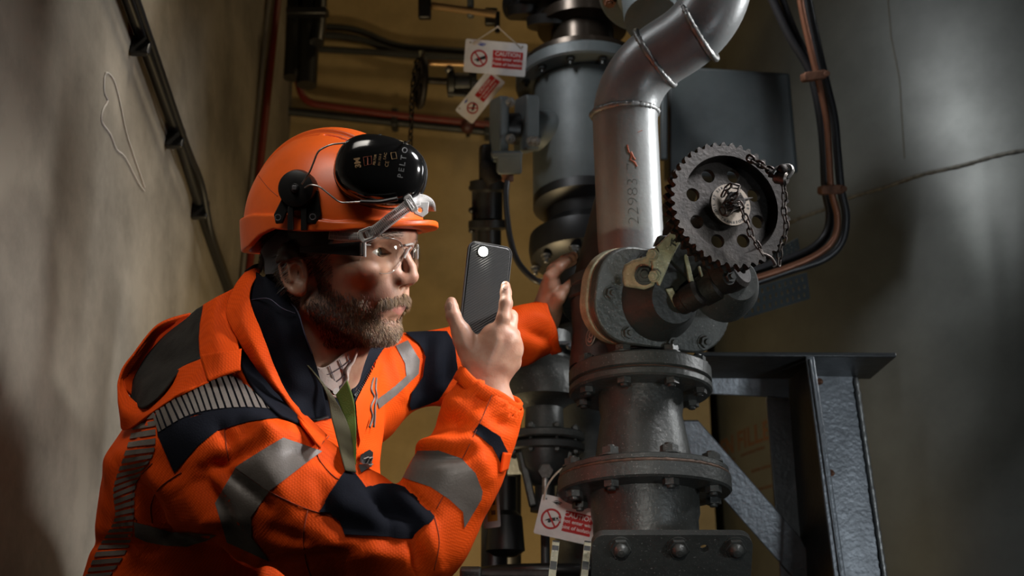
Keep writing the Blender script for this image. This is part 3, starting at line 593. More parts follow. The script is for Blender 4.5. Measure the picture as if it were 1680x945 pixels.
# side valve on vessel
t = thing('solenoid_valve', 'small grey valve of square bolted plates with a cable, on the vessel side', 'valve', W(840, 215, 2.55))
def xplate(px, py, d, w_, h_, th, m, nm): return MB().prism(camframe(px, py, d, (-1, .02, .35), (0, 1, 0)), rrect(h_, w_, .012), th).build(nm, m, t, bevel=.003)
xplate(826, 214, 2.55, .075, .135, .020, M_blue, 'flange_plate'); xplate(874, 205, 2.55, .08, .115, .028, M_blue, 'flange_plate')
MB().lathe(camframe(856, 212, 2.56, (-1, .02, .3)), [(.03, -.05), (.035, 0), (.03, .05)], 28).build('body', M_black, t)
MB().lathe(camframe(886, 216, 2.57, (-1, 0, .3)), [(.05, -.05), (.045, 0), (.03, .03)], 28).build('hub', M_blue, t)
for a, b_ in ((838, 168), (838, 228), (872, 232), (880, 232)): bolt(camframe(a, b_, 2.50, (-.6, 0, 1)), .0085, t, M_steel, stud=.8)
MB().prism(camframe(834, 268, 2.5, (.1, -.2, 1)), rrect(.05, .04, .006), .03).build('terminal_box', M_blue, t, bevel=.003)
MB().prism(camframe(830, 252, 2.5, (.1, -.2, 1)), rrect(.062, .012, .004), .034).build('box_lid', M_blue, t, bevel=.002)
MB().cyl(camframe(833, 298, 2.49, (0, 1, 0)), .012, .03, 16).build('cable_gland', M_rust, t)
tag(MB().tube(crom([W(832, 298, 2.48), W(830, 320, 2.47), (W(832, 355, 2.45)), W(838, 395, 2.42), W(850, 430, 2.4), W(872, 455, 2.38), W(890, 464, 2.38), W(920, 470, 2.4)], 8), .0062, 12).build('cable', M_cable), 'grey cable hanging from the small valve in a long curve', 'cable')
t = thing('actuator', 'black valve actuator with clamped rings behind the raised phone', 'actuator', W(800, 420, 2.6))
MB().lathe(frame(W(803, 440, 2.6), UP), [(.0, 0), (.035, 0), (.035, .02), (.025, .025), (.025, .08), (.045, .085), (.045, .1), (.028, .105), (.028, .16), (.042, .165), (.042, .185), (.02, .19), (.02, .25), (.0, .25)], 28).build('housing', M_black, t)
MB().box(camframe(782, 355, 2.62, (0, 0, 1)), .02, .13, .03).build('bracket', M_greyD, t, bevel=.003)
MB().box(camframe(798, 268, 2.58, (.2, 0, 1)), .028, .08, .04).build('motor', M_black, t, bevel=.008)
MB().lathe(camframe(812, 300, 2.56, (-.5, 1, 0)), [(0, 0), (.018, 0), (.02, .03), (.012, .05), (0, .05)], 20).build('knob', M_iron, t)
for b_ in (308, 345, 378): MB().ball(camframe(774, b_, 2.6, (0, 0, 1)), .007).build('bolt', M_black, t)
# small valve with a wheel seen edge-on
t = thing('small_handwheel_valve', 'small dark valve with edge-on handwheel and hanging chain', 'valve', W(740, 135, 2.9))
Mx = camframe(691, 136, 2.9, (-1, .05, .25)); MB().tube(ring(Mx, .056, 40), .0075, 10, closed=True).build('handwheel', M_iron, t)
for k in range(3): a = k*PI/3; MB().tube([Mx @ V3((.055*math.cos(a), .055*math.sin(a), 0)), Mx @ V3((-.055*math.cos(a), -.055*math.sin(a), 0))], .005, 8).build('spoke', M_iron, t)
MB().tube([W(690, 131, 2.9), W(800, 138, 2.9)], .0085, 14).build('stem', M_iron, t); MB().tube([W(697, 103, 2.88), W(800, 106, 2.88)], .008, 12).build('rod', mat('brass_rod', (.35, .22, .1), .4, .5), t)
MB().lathe(camframe(760, 136, 2.9, (-1, 0, .1)), [(.01, -.03), (.036, -.03), (.036, -.018), (.024, -.014), (.024, .02), (.035, .024), (.035, .036), (.01, .04)], 24).build('body', M_greyD, t)
MB().ball(camframe(737, 114, 2.88, (0, 0, 1)), .011).build('knob', M_steel, t); MB().cyl(camframe(692, 96, 2.9, (0, 1, 0)), .007, .018, 12).build('knob', M_cream, t)
MB().tube([W(735, 153, 2.88), W(800, 158, 2.88)], .006, 10).build('rod', M_greyD, t)
tc2 = thing('chain', 'thin dark chain hanging straight down from the edge-on handwheel', 'chain', W(676, 235, 2.88)); chain([W(689, 98, 2.895), W(683, 104, 2.89), W(677, 140, 2.88), W(675, 190, 2.88), W(672, 260, 2.88)], tc2, .018, .0022, .005, M_iron)
t = thing('overhead_rod', 'brass coloured rod with dark clamps along the top edge of the back wall', 'rod', W(760, 15, 2.9))
MB().tube([W(700, 8, 2.9), W(815, 24, 2.85)], .009, 12).build('rod', MATS['brass_rod'], t)
for a, b_, h in ((697, 14, .05), (772, 8, .06), (806, 28, .04)): MB().box(camframe(a, b_, 2.88, (0, 0, 1)), .03 if a != 772 else .016, h, .03).build('clamp', M_black if a != 772 else M_blue, t, bevel=.004)
MB().cyl(camframe(816, 54, 2.85, (0, 1, 0)), .006, .05, 10).build('peg', M_black, t)
kp = hit_y(767, 208, BY-.06); t = thing('round_fitting', 'dark round fitting standing off the back wall under the tilted sign', 'fitting', kp)
MB().ball(at(*kp), .021).build('ball', mat('dark_red_knob', (.05, .012, .008), .5), t); MB().cyl(frame(kp, (0, 1, 0)), .007, .062, 12).build('stem', M_iron, t)
# ================================================================== second valve, lower centre
SX = W(893, 700, 2.2); sx_, sy_ = SX.x, SX.y; z2 = lambda py, r: z_at(sx_, sy_-r, py)
t = thing('lower_valve', 'dark grey valve with oval bolted flange beneath the raised hand', 'valve', (sx_, sy_, 0))
zf = z2(712, .07)
def oval(M, a, b_, prof, nm, m):
    v = []; n = 56; k = len(prof)
    q = MB(); S = Matrix.Diagonal((1, b_/a, 1, 1)); q.lathe(M @ S, prof, n); return q.build(nm, m, t)
OM = at(sx_, sy_, zf)
oval(OM, .073, .06, [(.03, 0), (.068, 0), (.072, .003), (.072, .013), (.068, .016), (.03, .016)], 'flange', M_grey)
oval(OM @ at(0, 0, -.02), .073, .06, [(.03, 0), (.068, 0), (.072, .003), (.072, .013), (.068, .016), (.03, .016)], 'flange', M_greyD)
MB().lathe(OM, [(.036, .015), (.034, .06), (.05, .072), (.066, .078), (.07, .1), (.066, .13), (.05, .15), (.05, .2)], 44).build('body', M_grey, t)
for k in range(8): a = R(20+45*k); bolt(OM @ at(.06*math.cos(a), .05*math.sin(a), .016), .0075, t, M_grey, back=.036)
MB().lathe(OM @ at(0, 0, -.02), [(.052, 0), (.046, -.03), (.03, -.055), (.018, -.06), (.018, -.085), (.026, -.09), (.026, -.105), (.0, -.105)][::-1], 36).build('yoke', M_greyD, t)
for s_ in (-1, 1): MB().box(OM @ at(s_*.032, -.02, -.07) @ Matrix.Rotation(s_*.22, 4, 'Y'), .014, .018, .10).build('yoke_leg', M_grey, t, bevel=.003)
MB().prism(camframe(895, 770, 2.12, (0, -.1, 1)), hexa(.013), .012).build('gland_nut', M_steel, t); MB().cyl(OM @ at(0, -.04, -.13), .006, .08, 12).build('gland_stud', M_steel, t)
MB().cyl(OM @ at(0, 0, -.30), .008, .24, 14).build('stem', M_greyD, t)
hw = OM @ at(0, 0, -.235); MB().tube(ring(hw, .12, 56), .010, 12, closed=True).build('handwheel', M_black, t)
for k in range(4): a = R(30+90*k); MB().tube([hw @ V3((0, 0, 0)), hw @ V3((.12*math.cos(a), .12*math.sin(a), 0))], .006, 8).build('spoke', M_black, t)
MB().lathe(OM @ at(-.07, .03, -.2), [(.02, 0), (.035, .01), (.03, .07), (.02, .08), (.02, .14)], 24).build('side_body', M_black, t)
MB().tube([OM @ V3((-.09, .05, -.32)), OM @ V3((-.09, .05, .02))], .024, 20).build('side_pipe', M_black, t)
MB().tube([OM @ V3((-.13, .1, 0-.25)), OM @ V3((.15, .1, -.25))], .026, 20).build('low_pipe', M_black, t)
lp = OM @ V3((-.09, .05, -.32)); MB().tube([V3((lp.x, lp.y, 0)), lp], .02, 16).build('standpipe', M_black, t)
t = thing('cross_beam', 'pale grey horizontal steel beam behind the lower valve', 'beam', W(900, 760, 2.5))
quadbox([(760, 738), (1000, 741), (1000, 776), (760, 780)], 2.5, .02, 'beam', M_frame, t, .003)
tag(MB().tube([V3((W(840, 945, 2.6).x, W(840, 945, 2.6).y, 0)), V3((W(840, 945, 2.6).x, W(840, 945, 2.6).y, 1.4))], .02, 16).build('standpipe', M_black), 'thin black standpipe rising behind the lower valve', 'pipe')
# ================================================================== signs
def sign(px, py, d, wpx, hpx, xc, zc, lab, blurtxt=True, s_=1, flip=False):
    t = thing('warning_sign', lab, 'sign', W(px, py, d)); Mx = camframe(px, py, d, zc, xc); k = d/F
    MB().plate(Mx @ at(0, 0, -.0015), rrect(wpx*k, hpx*k, 3*k, 3), [circ(-wpx*k*.42, hpx*k*.40, 1.6*k, 10), circ(wpx*k*.42, hpx*k*.40, 1.6*k, 10)], .0015).build('board', M_white, t)
    u = hpx*k
    cx, cy, rr = -wpx*k*.265, -u*.06, u*.26
    MB().plate(Mx @ at(cx, cy, .0001), circ(0, 0, rr, 36), [circ(0, 0, rr*.80, 36)], .0004).build('red_ring', M_signred, t)
    hand = [(-.62, -.28), (-.2, .02), (.05, .12), (.3, .2), (.72, .42), (.78, -.02), (.4, -.1), (.12, -.18), (-.05, -.4), (-.28, -.36), (-.22, -.2)]
    MB().plate(Mx @ at(cx, cy, .0001), [(a*rr, b_*rr) for a, b_ in hand], [], .0003).build('hand_symbol', M_signblack, t)
    MB().box(Mx @ at(cx, cy, .0004) @ Matrix.Rotation(R(-52), 4, 'Z'), rr*1.85, rr*.16, .0004).build('red_bar', M_signred, t)
    rx, ry, rw, rh = wpx*k*.195, -u*.03, wpx*k*.49, u*.52
    MB().box(Mx @ at(rx, ry, .0002), rw, rh, .0004).build('red_panel', M_signred, t)
    for i, (tx, sz) in enumerate((('CAUTION', .15), ('Do not enter without', .115), ('Point of isolation', .115))):
        text_mb(tx, u*sz*1.15, Mx @ at(rx-(0 if i == 0 else 0), ry+rh*(.3-.29*i), .0004), .0002, bold=u*.002).build('lettering', M_white, t)
    b_ = MB(); b_.prism(Mx @ at(cx+u*.05, u*.36, .0001), [(-u*.13, 0), (-u*.02, u*.06), (u*.13, u*.03), (u*.1, -u*.02), (u*.02, -u*.05)], .0003); b_.build('logo', M_signblue if s_ == 1 else M_signblack, t)
    MB().tube([Mx @ V3((cx-u*.06, u*.36, .0006)), Mx @ V3((cx+u*.05, u*.395, .0006)), Mx @ V3((cx+u*.16, u*.365, .0006)), Mx @ V3((cx+u*.06, u*.33, .0006))], u*.008, 5).build('logo_line', M_white, t)
    return t, Mx, k
t, Mx, k = sign(813, 95, 2.6, 102, 54, (1, -.08, .1), (.1, -.05, 1), 'white caution sign with red panel hanging level by string, upper centre')
for sx in (-1, 1): MB().tube([Mx @ V3((sx*40*k, 20*k, .002)), Mx @ V3((-sx*2*k, 52*k, 0))], .0012, 6).build('string', M_string, t)
t, Mx, k = sign(788, 158, 2.64, 88, 36, (.62, .78, 0), (.05, 0, 1), 'tilted white and red warning sign hanging below the level one')
t, Mx, k = sign(930, 853, 1.99, 98, 66, (1, -.24, .1), (.1, .0, 1), 'white caution sign tied by string beneath the lower flange', s_=2)
MB().tube(crom([W(892, 820, 1.985), W(897, 800, 1.98), W(910, 780, 1.98), W(926, 768, 1.99), W(945, 776, 2.0)], 6), .0016, 6).build('string', M_string, t)
t = thing('inspection_tag', 'narrow tag with a yellow panel hanging under the near forearm', 'tag', W(805, 865, 2.1))
Mx = camframe(805, 822, 2.1, (.35, 0, 1), (1, .06, 0)); MB().prism(Mx, rrect(.03, .092, .003), .0015).build('board', M_white, t); MB().box(Mx @ at(.001, -.006, .0018), .018, .058, .0005).build('yellow_panel', M_yellow, t)
for k_ in (-.02, -.003): MB().box(Mx @ at(.003, k_, .0022), .008, .008, .0004).build('print_mark', M_rust, t)
MB().tube([Mx @ V3((0, .042, .001)), Mx @ V3((.0, .075, 0))], .001, 6).build('string', M_string, t)
# ================================================================== signed-distance modelling (numpy) for the organic shapes
def smin(a, b, k): h = np.clip(.5+.5*(b-a)/k, 0, 1); return b+(a-b)*h-k*h*(1-h)
def smax(a, b, k): return -smin(-a, -b, k)
def s_cap(p, a, b, ra, rb=None):
    a = np.asarray(a, dtype=np.float32); b = np.asarray(b, dtype=np.float32); rb = ra if rb is None else rb
    d = b-a; t = np.clip(((p-a)@d)/max(1e-12, float(d@d)), 0, 1); q = p-a-t[:, None]*d; return np.sqrt((q*q).sum(1))-(ra+(rb-ra)*t)
def s_ell(p, c, r):
    r = np.asarray(r, dtype=np.float32); q = (p-np.asarray(c, dtype=np.float32))/r; k0 = np.sqrt((q*q).sum(1)); q = q/r; k1 = np.sqrt((q*q).sum(1)); return k0*(k0-1)/np.maximum(k1, 1e-9)
def rotz(p, c, deg, ax_=2):
    c = np.asarray(c, dtype=np.float32); q = p-c; a = R(deg); i, j = [(1, 2), (0, 2), (0, 1)][ax_]; o = q.copy(); o[:, i] = q[:, i]*math.cos(a)+q[:, j]*math.sin(a); o[:, j] = -q[:, i]*math.sin(a)+q[:, j]*math.cos(a); return o
def surfnet(f, lo, hi, h, margin=1.7, B=6):
    lo = np.array(lo, dtype=np.float32); n = np.ceil((np.array(hi)-lo)/h/B).astype(int)*B
    nc = n//B; cg = np.stack(np.meshgrid(*[np.arange(k) for k in nc], indexing='ij'), -1).reshape(-1, 3).astype(np.float32)
    cd_ = f(lo+(cg*B+B/2)*h); act = np.abs(cd_) < B*h*.87*margin
    D_ = np.repeat(np.repeat(np.repeat(np.where(cd_ < 0, -1., 1.).reshape(nc), B, 0), B, 1), B, 2).astype(np.float32)
    off = np.stack(np.meshgrid(*[np.arange(B)]*3, indexing='ij'), -1).reshape(-1, 3); bl = cg[act].astype(int)
    for s in range(0, len(bl), 3000):
        ids = (bl[s:s+3000, None, :]*B+off[None]).reshape(-1, 3); D_[ids[:, 0], ids[:, 1], ids[:, 2]] = f(lo+ids.astype(np.float32)*h)
    S = D_ < 0; X, Y, Z = n; c8 = [(i, j, k) for i in (0, 1) for j in (0, 1) for k in (0, 1)]
    cnt = sum(S[i:X-1+i, j:Y-1+j, k:Z-1+k].astype(np.int8) for i, j, k in c8); cells = np.argwhere((cnt > 0) & (cnt < 8))
    vid = -np.ones((X-1, Y-1, Z-1), dtype=np.int64); vid[cells[:, 0], cells[:, 1], cells[:, 2]] = np.arange(len(cells))
    acc = np.zeros((len(cells), 3)); w_ = np.zeros(len(cells)); V = {c: D_[cells[:, 0]+c[0], cells[:, 1]+c[1], cells[:, 2]+c[2]] for c in c8}
    for a in c8:
        for ax_ in range(3):
            if a[ax_]: continue
            b = list(a); b[ax_] = 1; b = tuple(b); va, vb_ = V[a], V[b]; m = (va < 0) != (vb_ < 0); t = va[m]/(va[m]-vb_[m]); q = np.tile(np.array(a, dtype=float), (m.sum(), 1)); q[:, ax_] += t; acc[m] += q; w_[m] += 1
    P = lo+(cells+acc/w_[:, None])*h; faces = []
    for ax_ in range(3):
        sl0 = [slice(1, -1)]*3; sl0[ax_] = slice(0, -1); sl1 = [slice(1, -1)]*3; sl1[ax_] = slice(1, None)
        A, Bq = S[tuple(sl0)], S[tuple(sl1)]; e = np.argwhere(A != Bq); e_ = e.copy(); o = [k for k in range(3) if k != ax_]
        base = e.copy(); base[:, o[0]] += 1; base[:, o[1]] += 1
        flip = A[e[:, 0], e[:, 1], e[:, 2]]
        def g(d0, d1): q = base.copy(); q[:, o[0]] += d0; q[:, o[1]] += d1; ok = (q < np.array(vid.shape)).all(1); q = np.minimum(q, np.array(vid.shape)-1); return np.where(ok, vid[q[:, 0], q[:, 1], q[:, 2]], -1)
        q4 = np.stack([g(-1, -1), g(0, -1), g(0, 0), g(-1, 0)], 1)
        if ax_ == 1: flip = ~flip
        q4 = np.where(flip[:, None], q4, q4[:, ::-1]); faces.append(q4[(q4 >= 0).all(1)])
    return P, np.concatenate(faces)
def A3(px, py, d): return np.array(W(px, py, d), dtype=np.float32)
TOC = -FW
# ------------------------------------------------------------------ materials
def skin_mat():
    m = mat('skin', (.50, .27, .18), .48, 0, .12, 420, 0); nt = m.node_tree; b = nt.nodes['Principled BSDF']
    a = nt.nodes.new('ShaderNodeAttribute'); a.attribute_name = 'lip'; n = nt.nodes.new('ShaderNodeTexNoise'); n.inputs['Scale'].default_value = 55; n.inputs['Detail'].default_value = 6
    g = nt.nodes.new('ShaderNodeNewGeometry'); nt.links.new(g.outputs['Position'], n.inputs['Vector'])
    r = nt.nodes.new('ShaderNodeValToRGB'); r.color_ramp.elements[0].color = (.36, .175, .115, 1); r.color_ramp.elements[1].color = (.44, .25, .17, 1); r.color_ramp.elements[0].position = .35; r.color_ramp.elements[1].position = .65
    nt.links.new(n.outputs['Fac'], r.inputs[0]); mx = nt.nodes.new('ShaderNodeMixRGB'); mx.inputs[2].default_value = (.46, .19, .15, 1); nt.links.new(a.outputs['Fac'], mx.inputs[0]); nt.links.new(r.outputs[0], mx.inputs[1]); nt.links.new(mx.outputs[0], b.inputs['Base Color'])
    b.inputs['Subsurface Weight'].default_value = .12; b.inputs['Subsurface Radius'].default_value = (.008, .003, .0015); b.inputs['Subsurface Scale'].default_value = 1
    return m
M_skin = skin_mat()
M_orange = mat('orange_cloth', (.80, .085, .004), .7, 0, spec=.12, weave=400)
M_orangeP = mat('orange_plain_cloth', (.76, .066, .003), .7, 0, .15, 300, spec=.12)
M_seam = mat('seam_thread', (.16, .022, .003), .8); M_navy = mat('navy_cloth', (.0035, .0045, .009), .85, 0, .2, 500, spec=.15)
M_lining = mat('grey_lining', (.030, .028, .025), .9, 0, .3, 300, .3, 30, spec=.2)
M_refl = mat('reflective_tape', (.135, .115, .10), .48, .12, .15, 500, .1, 200)
M_shell = mat('orange_shell', (.78, .115, .012), .36, 0, .04, 300, .08, 30)
M_hair = mat('dark_hair', (.022, .013, .008), .5); M_hair2 = mat('beard_brown', (.075, .042, .021), .5); M_hair4 = mat('beard_shaded', (.024, .014, .008), .5); M_hair3 = mat('beard_gold', (.30, .19, .10), .45)
M_shirt = mat('shirt_cloth', (.52, .42, .38), .85, 0, .2, 400); M_line = mat('shirt_check', (.07, .05, .06), .9)
M_green = mat('green_strap', (.085, .135, .014), .8, 0, .3, 600); M_olive = mat('olive_strap', (.05, .042, .014), .8, 0, .3, 600)
M_clear = mat('clear_plastic', (.6, .58, .56), .25, 0, .1, 300, alpha=.75); M_harness = mat('harness_grey', (.075, .075, .08), .5)
def glass_mat(name, tint, refl):
    m = bpy.data.materials.new(name); m.use_nodes = True; nt = m.node_tree; nt.nodes.clear(); o = nt.nodes.new('ShaderNodeOutputMaterial'); t_ = nt.nodes.new('ShaderNodeBsdfTransparent'); t_.inputs[0].default_value = (*tint, 1)
    g = nt.nodes.new('ShaderNodeBsdfGlossy'); g.inputs['Roughness'].default_value = .06; lw = nt.nodes.new('ShaderNodeLayerWeight'); pw = nt.nodes.new('ShaderNodeMath'); pw.operation = 'POWER'; pw.inputs[1].default_value = 4; nt.links.new(lw.outputs['Facing'], pw.inputs[0])
    mm = nt.nodes.new('ShaderNodeMath'); mm.operation = 'MULTIPLY_ADD'; mm.inputs[1].default_value = .5; mm.inputs[2].default_value = refl; nt.links.new(pw.outputs[0], mm.inputs[0])
    mx = nt.nodes.new('ShaderNodeMixShader'); nt.links.new(mm.outputs[0], mx.inputs[0]); nt.links.new(t_.outputs[0], mx.inputs[1]); nt.links.new(g.outputs[0], mx.inputs[2]); nt.links.new(mx.outputs[0], o.inputs[0]); return m
M_lens = glass_mat('clear_lens', (.97, .965, .95), .03)
# ------------------------------------------------------------------ head
HD = 1.60; YAW = R(25); H0 = W(545, 445, HD)
Hx = (RT*math.cos(YAW)+TOC*math.sin(YAW)); Hy = (-RT*math.sin(YAW)+TOC*math.cos(YAW)); Hz = UP.copy()
HM = Matrix(((Hx.x, Hy.x, Hz.x, H0.x), (Hx.y, Hy.y, Hz.y, H0.y), (Hx.z, Hy.z, Hz.z, H0.z), (0, 0, 0, 1))) @ Matrix.Scale(.001, 4)
def sdf_head(p):
    q = p.copy(); y0 = p[:, 1].copy(); q[:, 1] = np.abs(q[:, 1])
    d = s_ell(q, (8, 0, 50), (100, 77, 88))
    d = smin(d, s_ell(q, (48, 0, -12), (56, 60, 78)), 24)
    d = smin(d, s_ell(q, (72, 0, 52), (42, 56, 36)), 18)
    d = smin(d, s_cap(q, (104, 9, 44), (90, 46, 42), 10, 8), 9)
    d = smin(d, s_ell(q, (74, 44, 2), (25, 22, 17)), 16)
    d = smin(d, s_ell(q, (80, 0, -32), (27, 33, 28)), 15)
    d = smin(d, s_cap(q, (6, 58, -44), (72, 24, -80), 13, 12), 16)
    d = smin(d, s_ell(q, (80, 0, -76), (19, 24, 18)), 11)
    d = smax(d, -s_ell(q, (113, 33, 22), (20, 17, 12)), 9)                        # sockets
    d = smin(d, np.sqrt(((q-np.array([80, 33, 22], dtype=np.float32))**2).sum(1))-15.2, 4.5)   # lids
    d = smin(d, s_cap(q, (89, 20, 33), (92, 44, 31), 3.2, 2.6), 5)
    n = s_cap(q, (102, 0, 34), (118, 0, 4), 6.2, 6.8); n = smin(n, s_cap(q, (118, 0, 4), (120.5, 0, -7), 6.8, 8.4), 4); n = smin(n, s_ell(q, (108, 10, -12), (11, 7.5, 8)), 7); n = smin(n, s_ell(q, (112, 0, -10), (12, 11, 8)), 6)
    n = smin(n, s_cap(q, (96, 6, 26), (102, 12, -2), 7, 8), 8)
    d = smin(d, n, 7); d = smax(d, -s_ell(q, (111, 7.5, -20.5), (8, 3.8, 4.6)), 1.5)
    up = smin(s_cap(q, (98.5, 0, -37), (92.5, 16, -41), 6.2, 5), s_cap(q, (92.5, 16, -41), (86, 25, -44), 5, 3), 3)
    lo_ = smin(s_cap(q, (96, 0, -52), (90, 14, -50.5), 6, 5), s_cap(q, (90, 14, -50.5), (86, 24, -45.5), 5, 3), 3)
    up = up+.6; lo_ = lo_+.5; d = smin(d, up, 5); d = smin(d, lo_, 4.5)
    d = smax(d, -s_cap(q, (106, 0, -44.6), (86, 27, -44.8), 1.6, 1.4), 1.8)
    d = smax(d, -s_cap(q, (103, 0, -65), (94, 12, -64), 4, 3), 6)
    d = smax(d, -s_cap(q, (112, 0, -28), (107, 0, -34), 1.6), 3)
    # ear
    e = rotz(q, (-6, 79, 0), -20); e = rotz(e, (0, 0, 0), 12, 1)
    ring_ = np.hypot((np.hypot(e[:, 0]/16, e[:, 2]/28)-1)*20, e[:, 1])-3.3
    ear = smin(ring_, s_ell(e, (0, -1.5, 0), (15, 3.2, 27)), 2); ear = smin(ear, s_ell(e, (4, 0, -25), (8, 4.5, 9)), 4); ear = smin(ear, s_cap(e, (-6, 1, 14), (-4, 1, -12), 2.4), 3); ear = smin(ear, s_cap(e, (10, 1, 3), (11, 1, -8), 3.4), 3)
    ear = smax(ear, -s_ell(e, (4, 2, -4), (7, 5, 11)), 2)
    d = smin(d, ear, 3.5)
    # neck
    nk = s_cap(q, (-12, 0, -40), (-38, 0, -170), 54, 60); nk = smin(nk, s_cap(q, (40, 0, -86), (-6, 0, -150), 20, 34), 18); d = smin(d, nk, 16)
    # eye opening
    zz_ = q[:, 2]-(22+.06*(q[:, 1]-33)); op = np.where(zz_ > 0, zz_-6.6*(1-((q[:, 1]-33)/14.5)**2), -zz_-5.0*(1-((q[:, 1]-33)/14.5)**2)); op = np.maximum(op, 78-q[:, 0])
    return smax(d, -op, .9)
P, Fq = surfnet(sdf_head, (-105, -95, -175), (138, 95, 125), 1.5)
hv = P.copy(); head_np = np.array(HM)[:3, :3]@P.T; head_w = head_np.T+np.array(HM)[:3, 3]
lipv = np.zeros(len(P)); yy = np.abs(hv[:, 1])
lipv = np.where((hv[:, 0] > 78) & (yy < 25) & (hv[:, 2] < -38.5-.15*yy+1*np.sin(yy*.4)) & (hv[:, 2] > -57+.42*yy), np.clip((25-yy)/6, 0, 1), 0)
body_parts = [(head_w, Fq, lipv)]
head_bvh = BVHTree.FromPolygons([V3(v) for v in head_w], Fq.tolist())
# ------------------------------------------------------------------ hands
def chain_sdf(ch, k):
    """ch: list of chains of (world point, radius)"""
    def f(p):
        d = None
        for c_ in ch:
            e = None
            for (a, ra), (b, rb) in zip(c_, c_[1:]): s = s_cap(p, a, b, ra, rb); e = s if e is None else smin(e, s, .003)
            d = e if d is None else smin(d, e, k)
        return d
    return f
def hp(px, py, w_, r, base): q = W(px, py, base)+TOC*(w_*.001); return (np.array(q, dtype=np.float32), r*.001)
BD = 1.45
g = lambda *a: hp(*a, BD)
RHc = [[g(808, 665, -2, 27), g(797, 622, 0, 23), g(800, 590, 0, 24), g(812, 556, 0, 19)],
       [g(797, 622, -2, 21), g(826, 572, -4, 20), g(832, 562, -6, 17)],
       [g(792, 600, 0, 19), g(778, 585, -1, 16.5), g(762, 557, 1, 13), g(758, 545, 1, 11.5)],
       [g(814, 590, 4, 15), g(818, 548, 10, 11.5)], [g(820, 590, 0, 15), g(836, 556, 6, 11.5)], [g(822, 600, -6, 15), g(841, 575, -3, 11)], [g(818, 610, -10, 15), g(839, 596, -12, 10.5)]]
RHf = [[g(768, 572, 0, 13), g(756, 545, 2, 10.2), g(744, 518, 0, 8.8), g(740.5, 504, -4, 7.8), g(740, 496, -7, 6.4)],
       [g(818, 550, 9, 11), g(826, 522, 10, 8.2), g(830, 498, 4, 7.8), g(830, 480, -5, 6.6), g(829.5, 469, -10, 5.6)],
       [g(834, 556, 4, 10.5), g(838, 524, -10, 8.2), g(838, 520, -20, 8.2), g(832, 519, -38, 7.2), g(820, 520, -46, 6.4)],
       [g(841, 574, -3, 11), g(842, 553, -18, 8.4), g(842, 551, -28, 8.2), g(836, 550, -44, 7.2), g(822, 552, -49, 6.4)],
       [g(839, 596, -12, 10.5), g(842, 580, -26, 8), g(841, 578, -33, 7.8), g(834, 578, -45, 7), g(822, 579, -50, 6.2)]]
RHt = [[g(800, 606, 20, 3.2), g(817, 556, 20, 3.6)], [g(804, 606, 19, 3), g(834, 562, 15, 3.4)], [g(806, 610, 16, 3), g(840, 580, 7, 3)], [g(790, 600, 16, 3), g(765, 566, 12, 3)]]
fc, ff, ft_ = chain_sdf(RHc, .010), [chain_sdf([c], .004) for c in RHf], chain_sdf(RHt, .003)
def sdf_rh(p):
    d = fc(p); d = smin(d, ft_(p), .007)
    for f_ in ff: d = smin(d, f_(p), .0045)
    for c_ in (RHf[1][2], RHf[2][1], RHf[1][0], RHf[2][0]): pass
    return d
def bounds(chs, pad=.03):
    a = np.array([q[0] for c in chs for q in c]); return a.min(0)-pad, a.max(0)+pad
lo, hi = bounds(RHc+RHf); P, Fq = surfnet(sdf_rh, lo, hi, .0012); body_parts.append((P, Fq, None)); rh_bvh = BVHTree.FromPolygons([V3(v) for v in P], Fq.tolist())
LDp = 1.99; g = lambda *a: hp(*a, LDp)
LHc = [[g(882, 560, 0, 24), g(896, 525, 0, 22), g(900, 500, 0, 22), g(904, 468, 0, 17)], [g(898, 510, 4, 19), g(902, 470, 14, 12)], [g(898, 510, -6, 19), g(906, 470, -18, 13)]]
LHf = [[g(902, 470, 16, 12), g(901, 455, 18, 10), g(916, 440, 14, 9), g(930, 430, 6, 8)], [g(905, 466, 2, 12), g(907, 444, 4, 10.4), g(922, 432, 0, 9.3), g(938, 424, -8, 8)],
       [g(906, 468, -14, 12), g(912, 438, -14, 10), g(928, 426, -18, 9), g(942, 420, -24, 8)], [g(906, 470, -28, 11), g(914, 442, -32, 9), g(930, 432, -36, 8), g(942, 428, -40, 7)],
       [g(905, 505, 16, 13), g(916, 488, 24, 11), g(926, 476, 18, 9.5), g(936, 466, 8, 8.5)]]
fl, gl = chain_sdf(LHc, .012), [chain_sdf([c], .004) for c in LHf]
def sdf_lh(p):
    d = fl(p)
    for f_ in gl: d = smin(d, f_(p), .005)
    return d
lo, hi = bounds(LHc+LHf); P, Fq = surfnet(sdf_lh, lo, hi, .0018); body_parts.append((P, Fq, None))
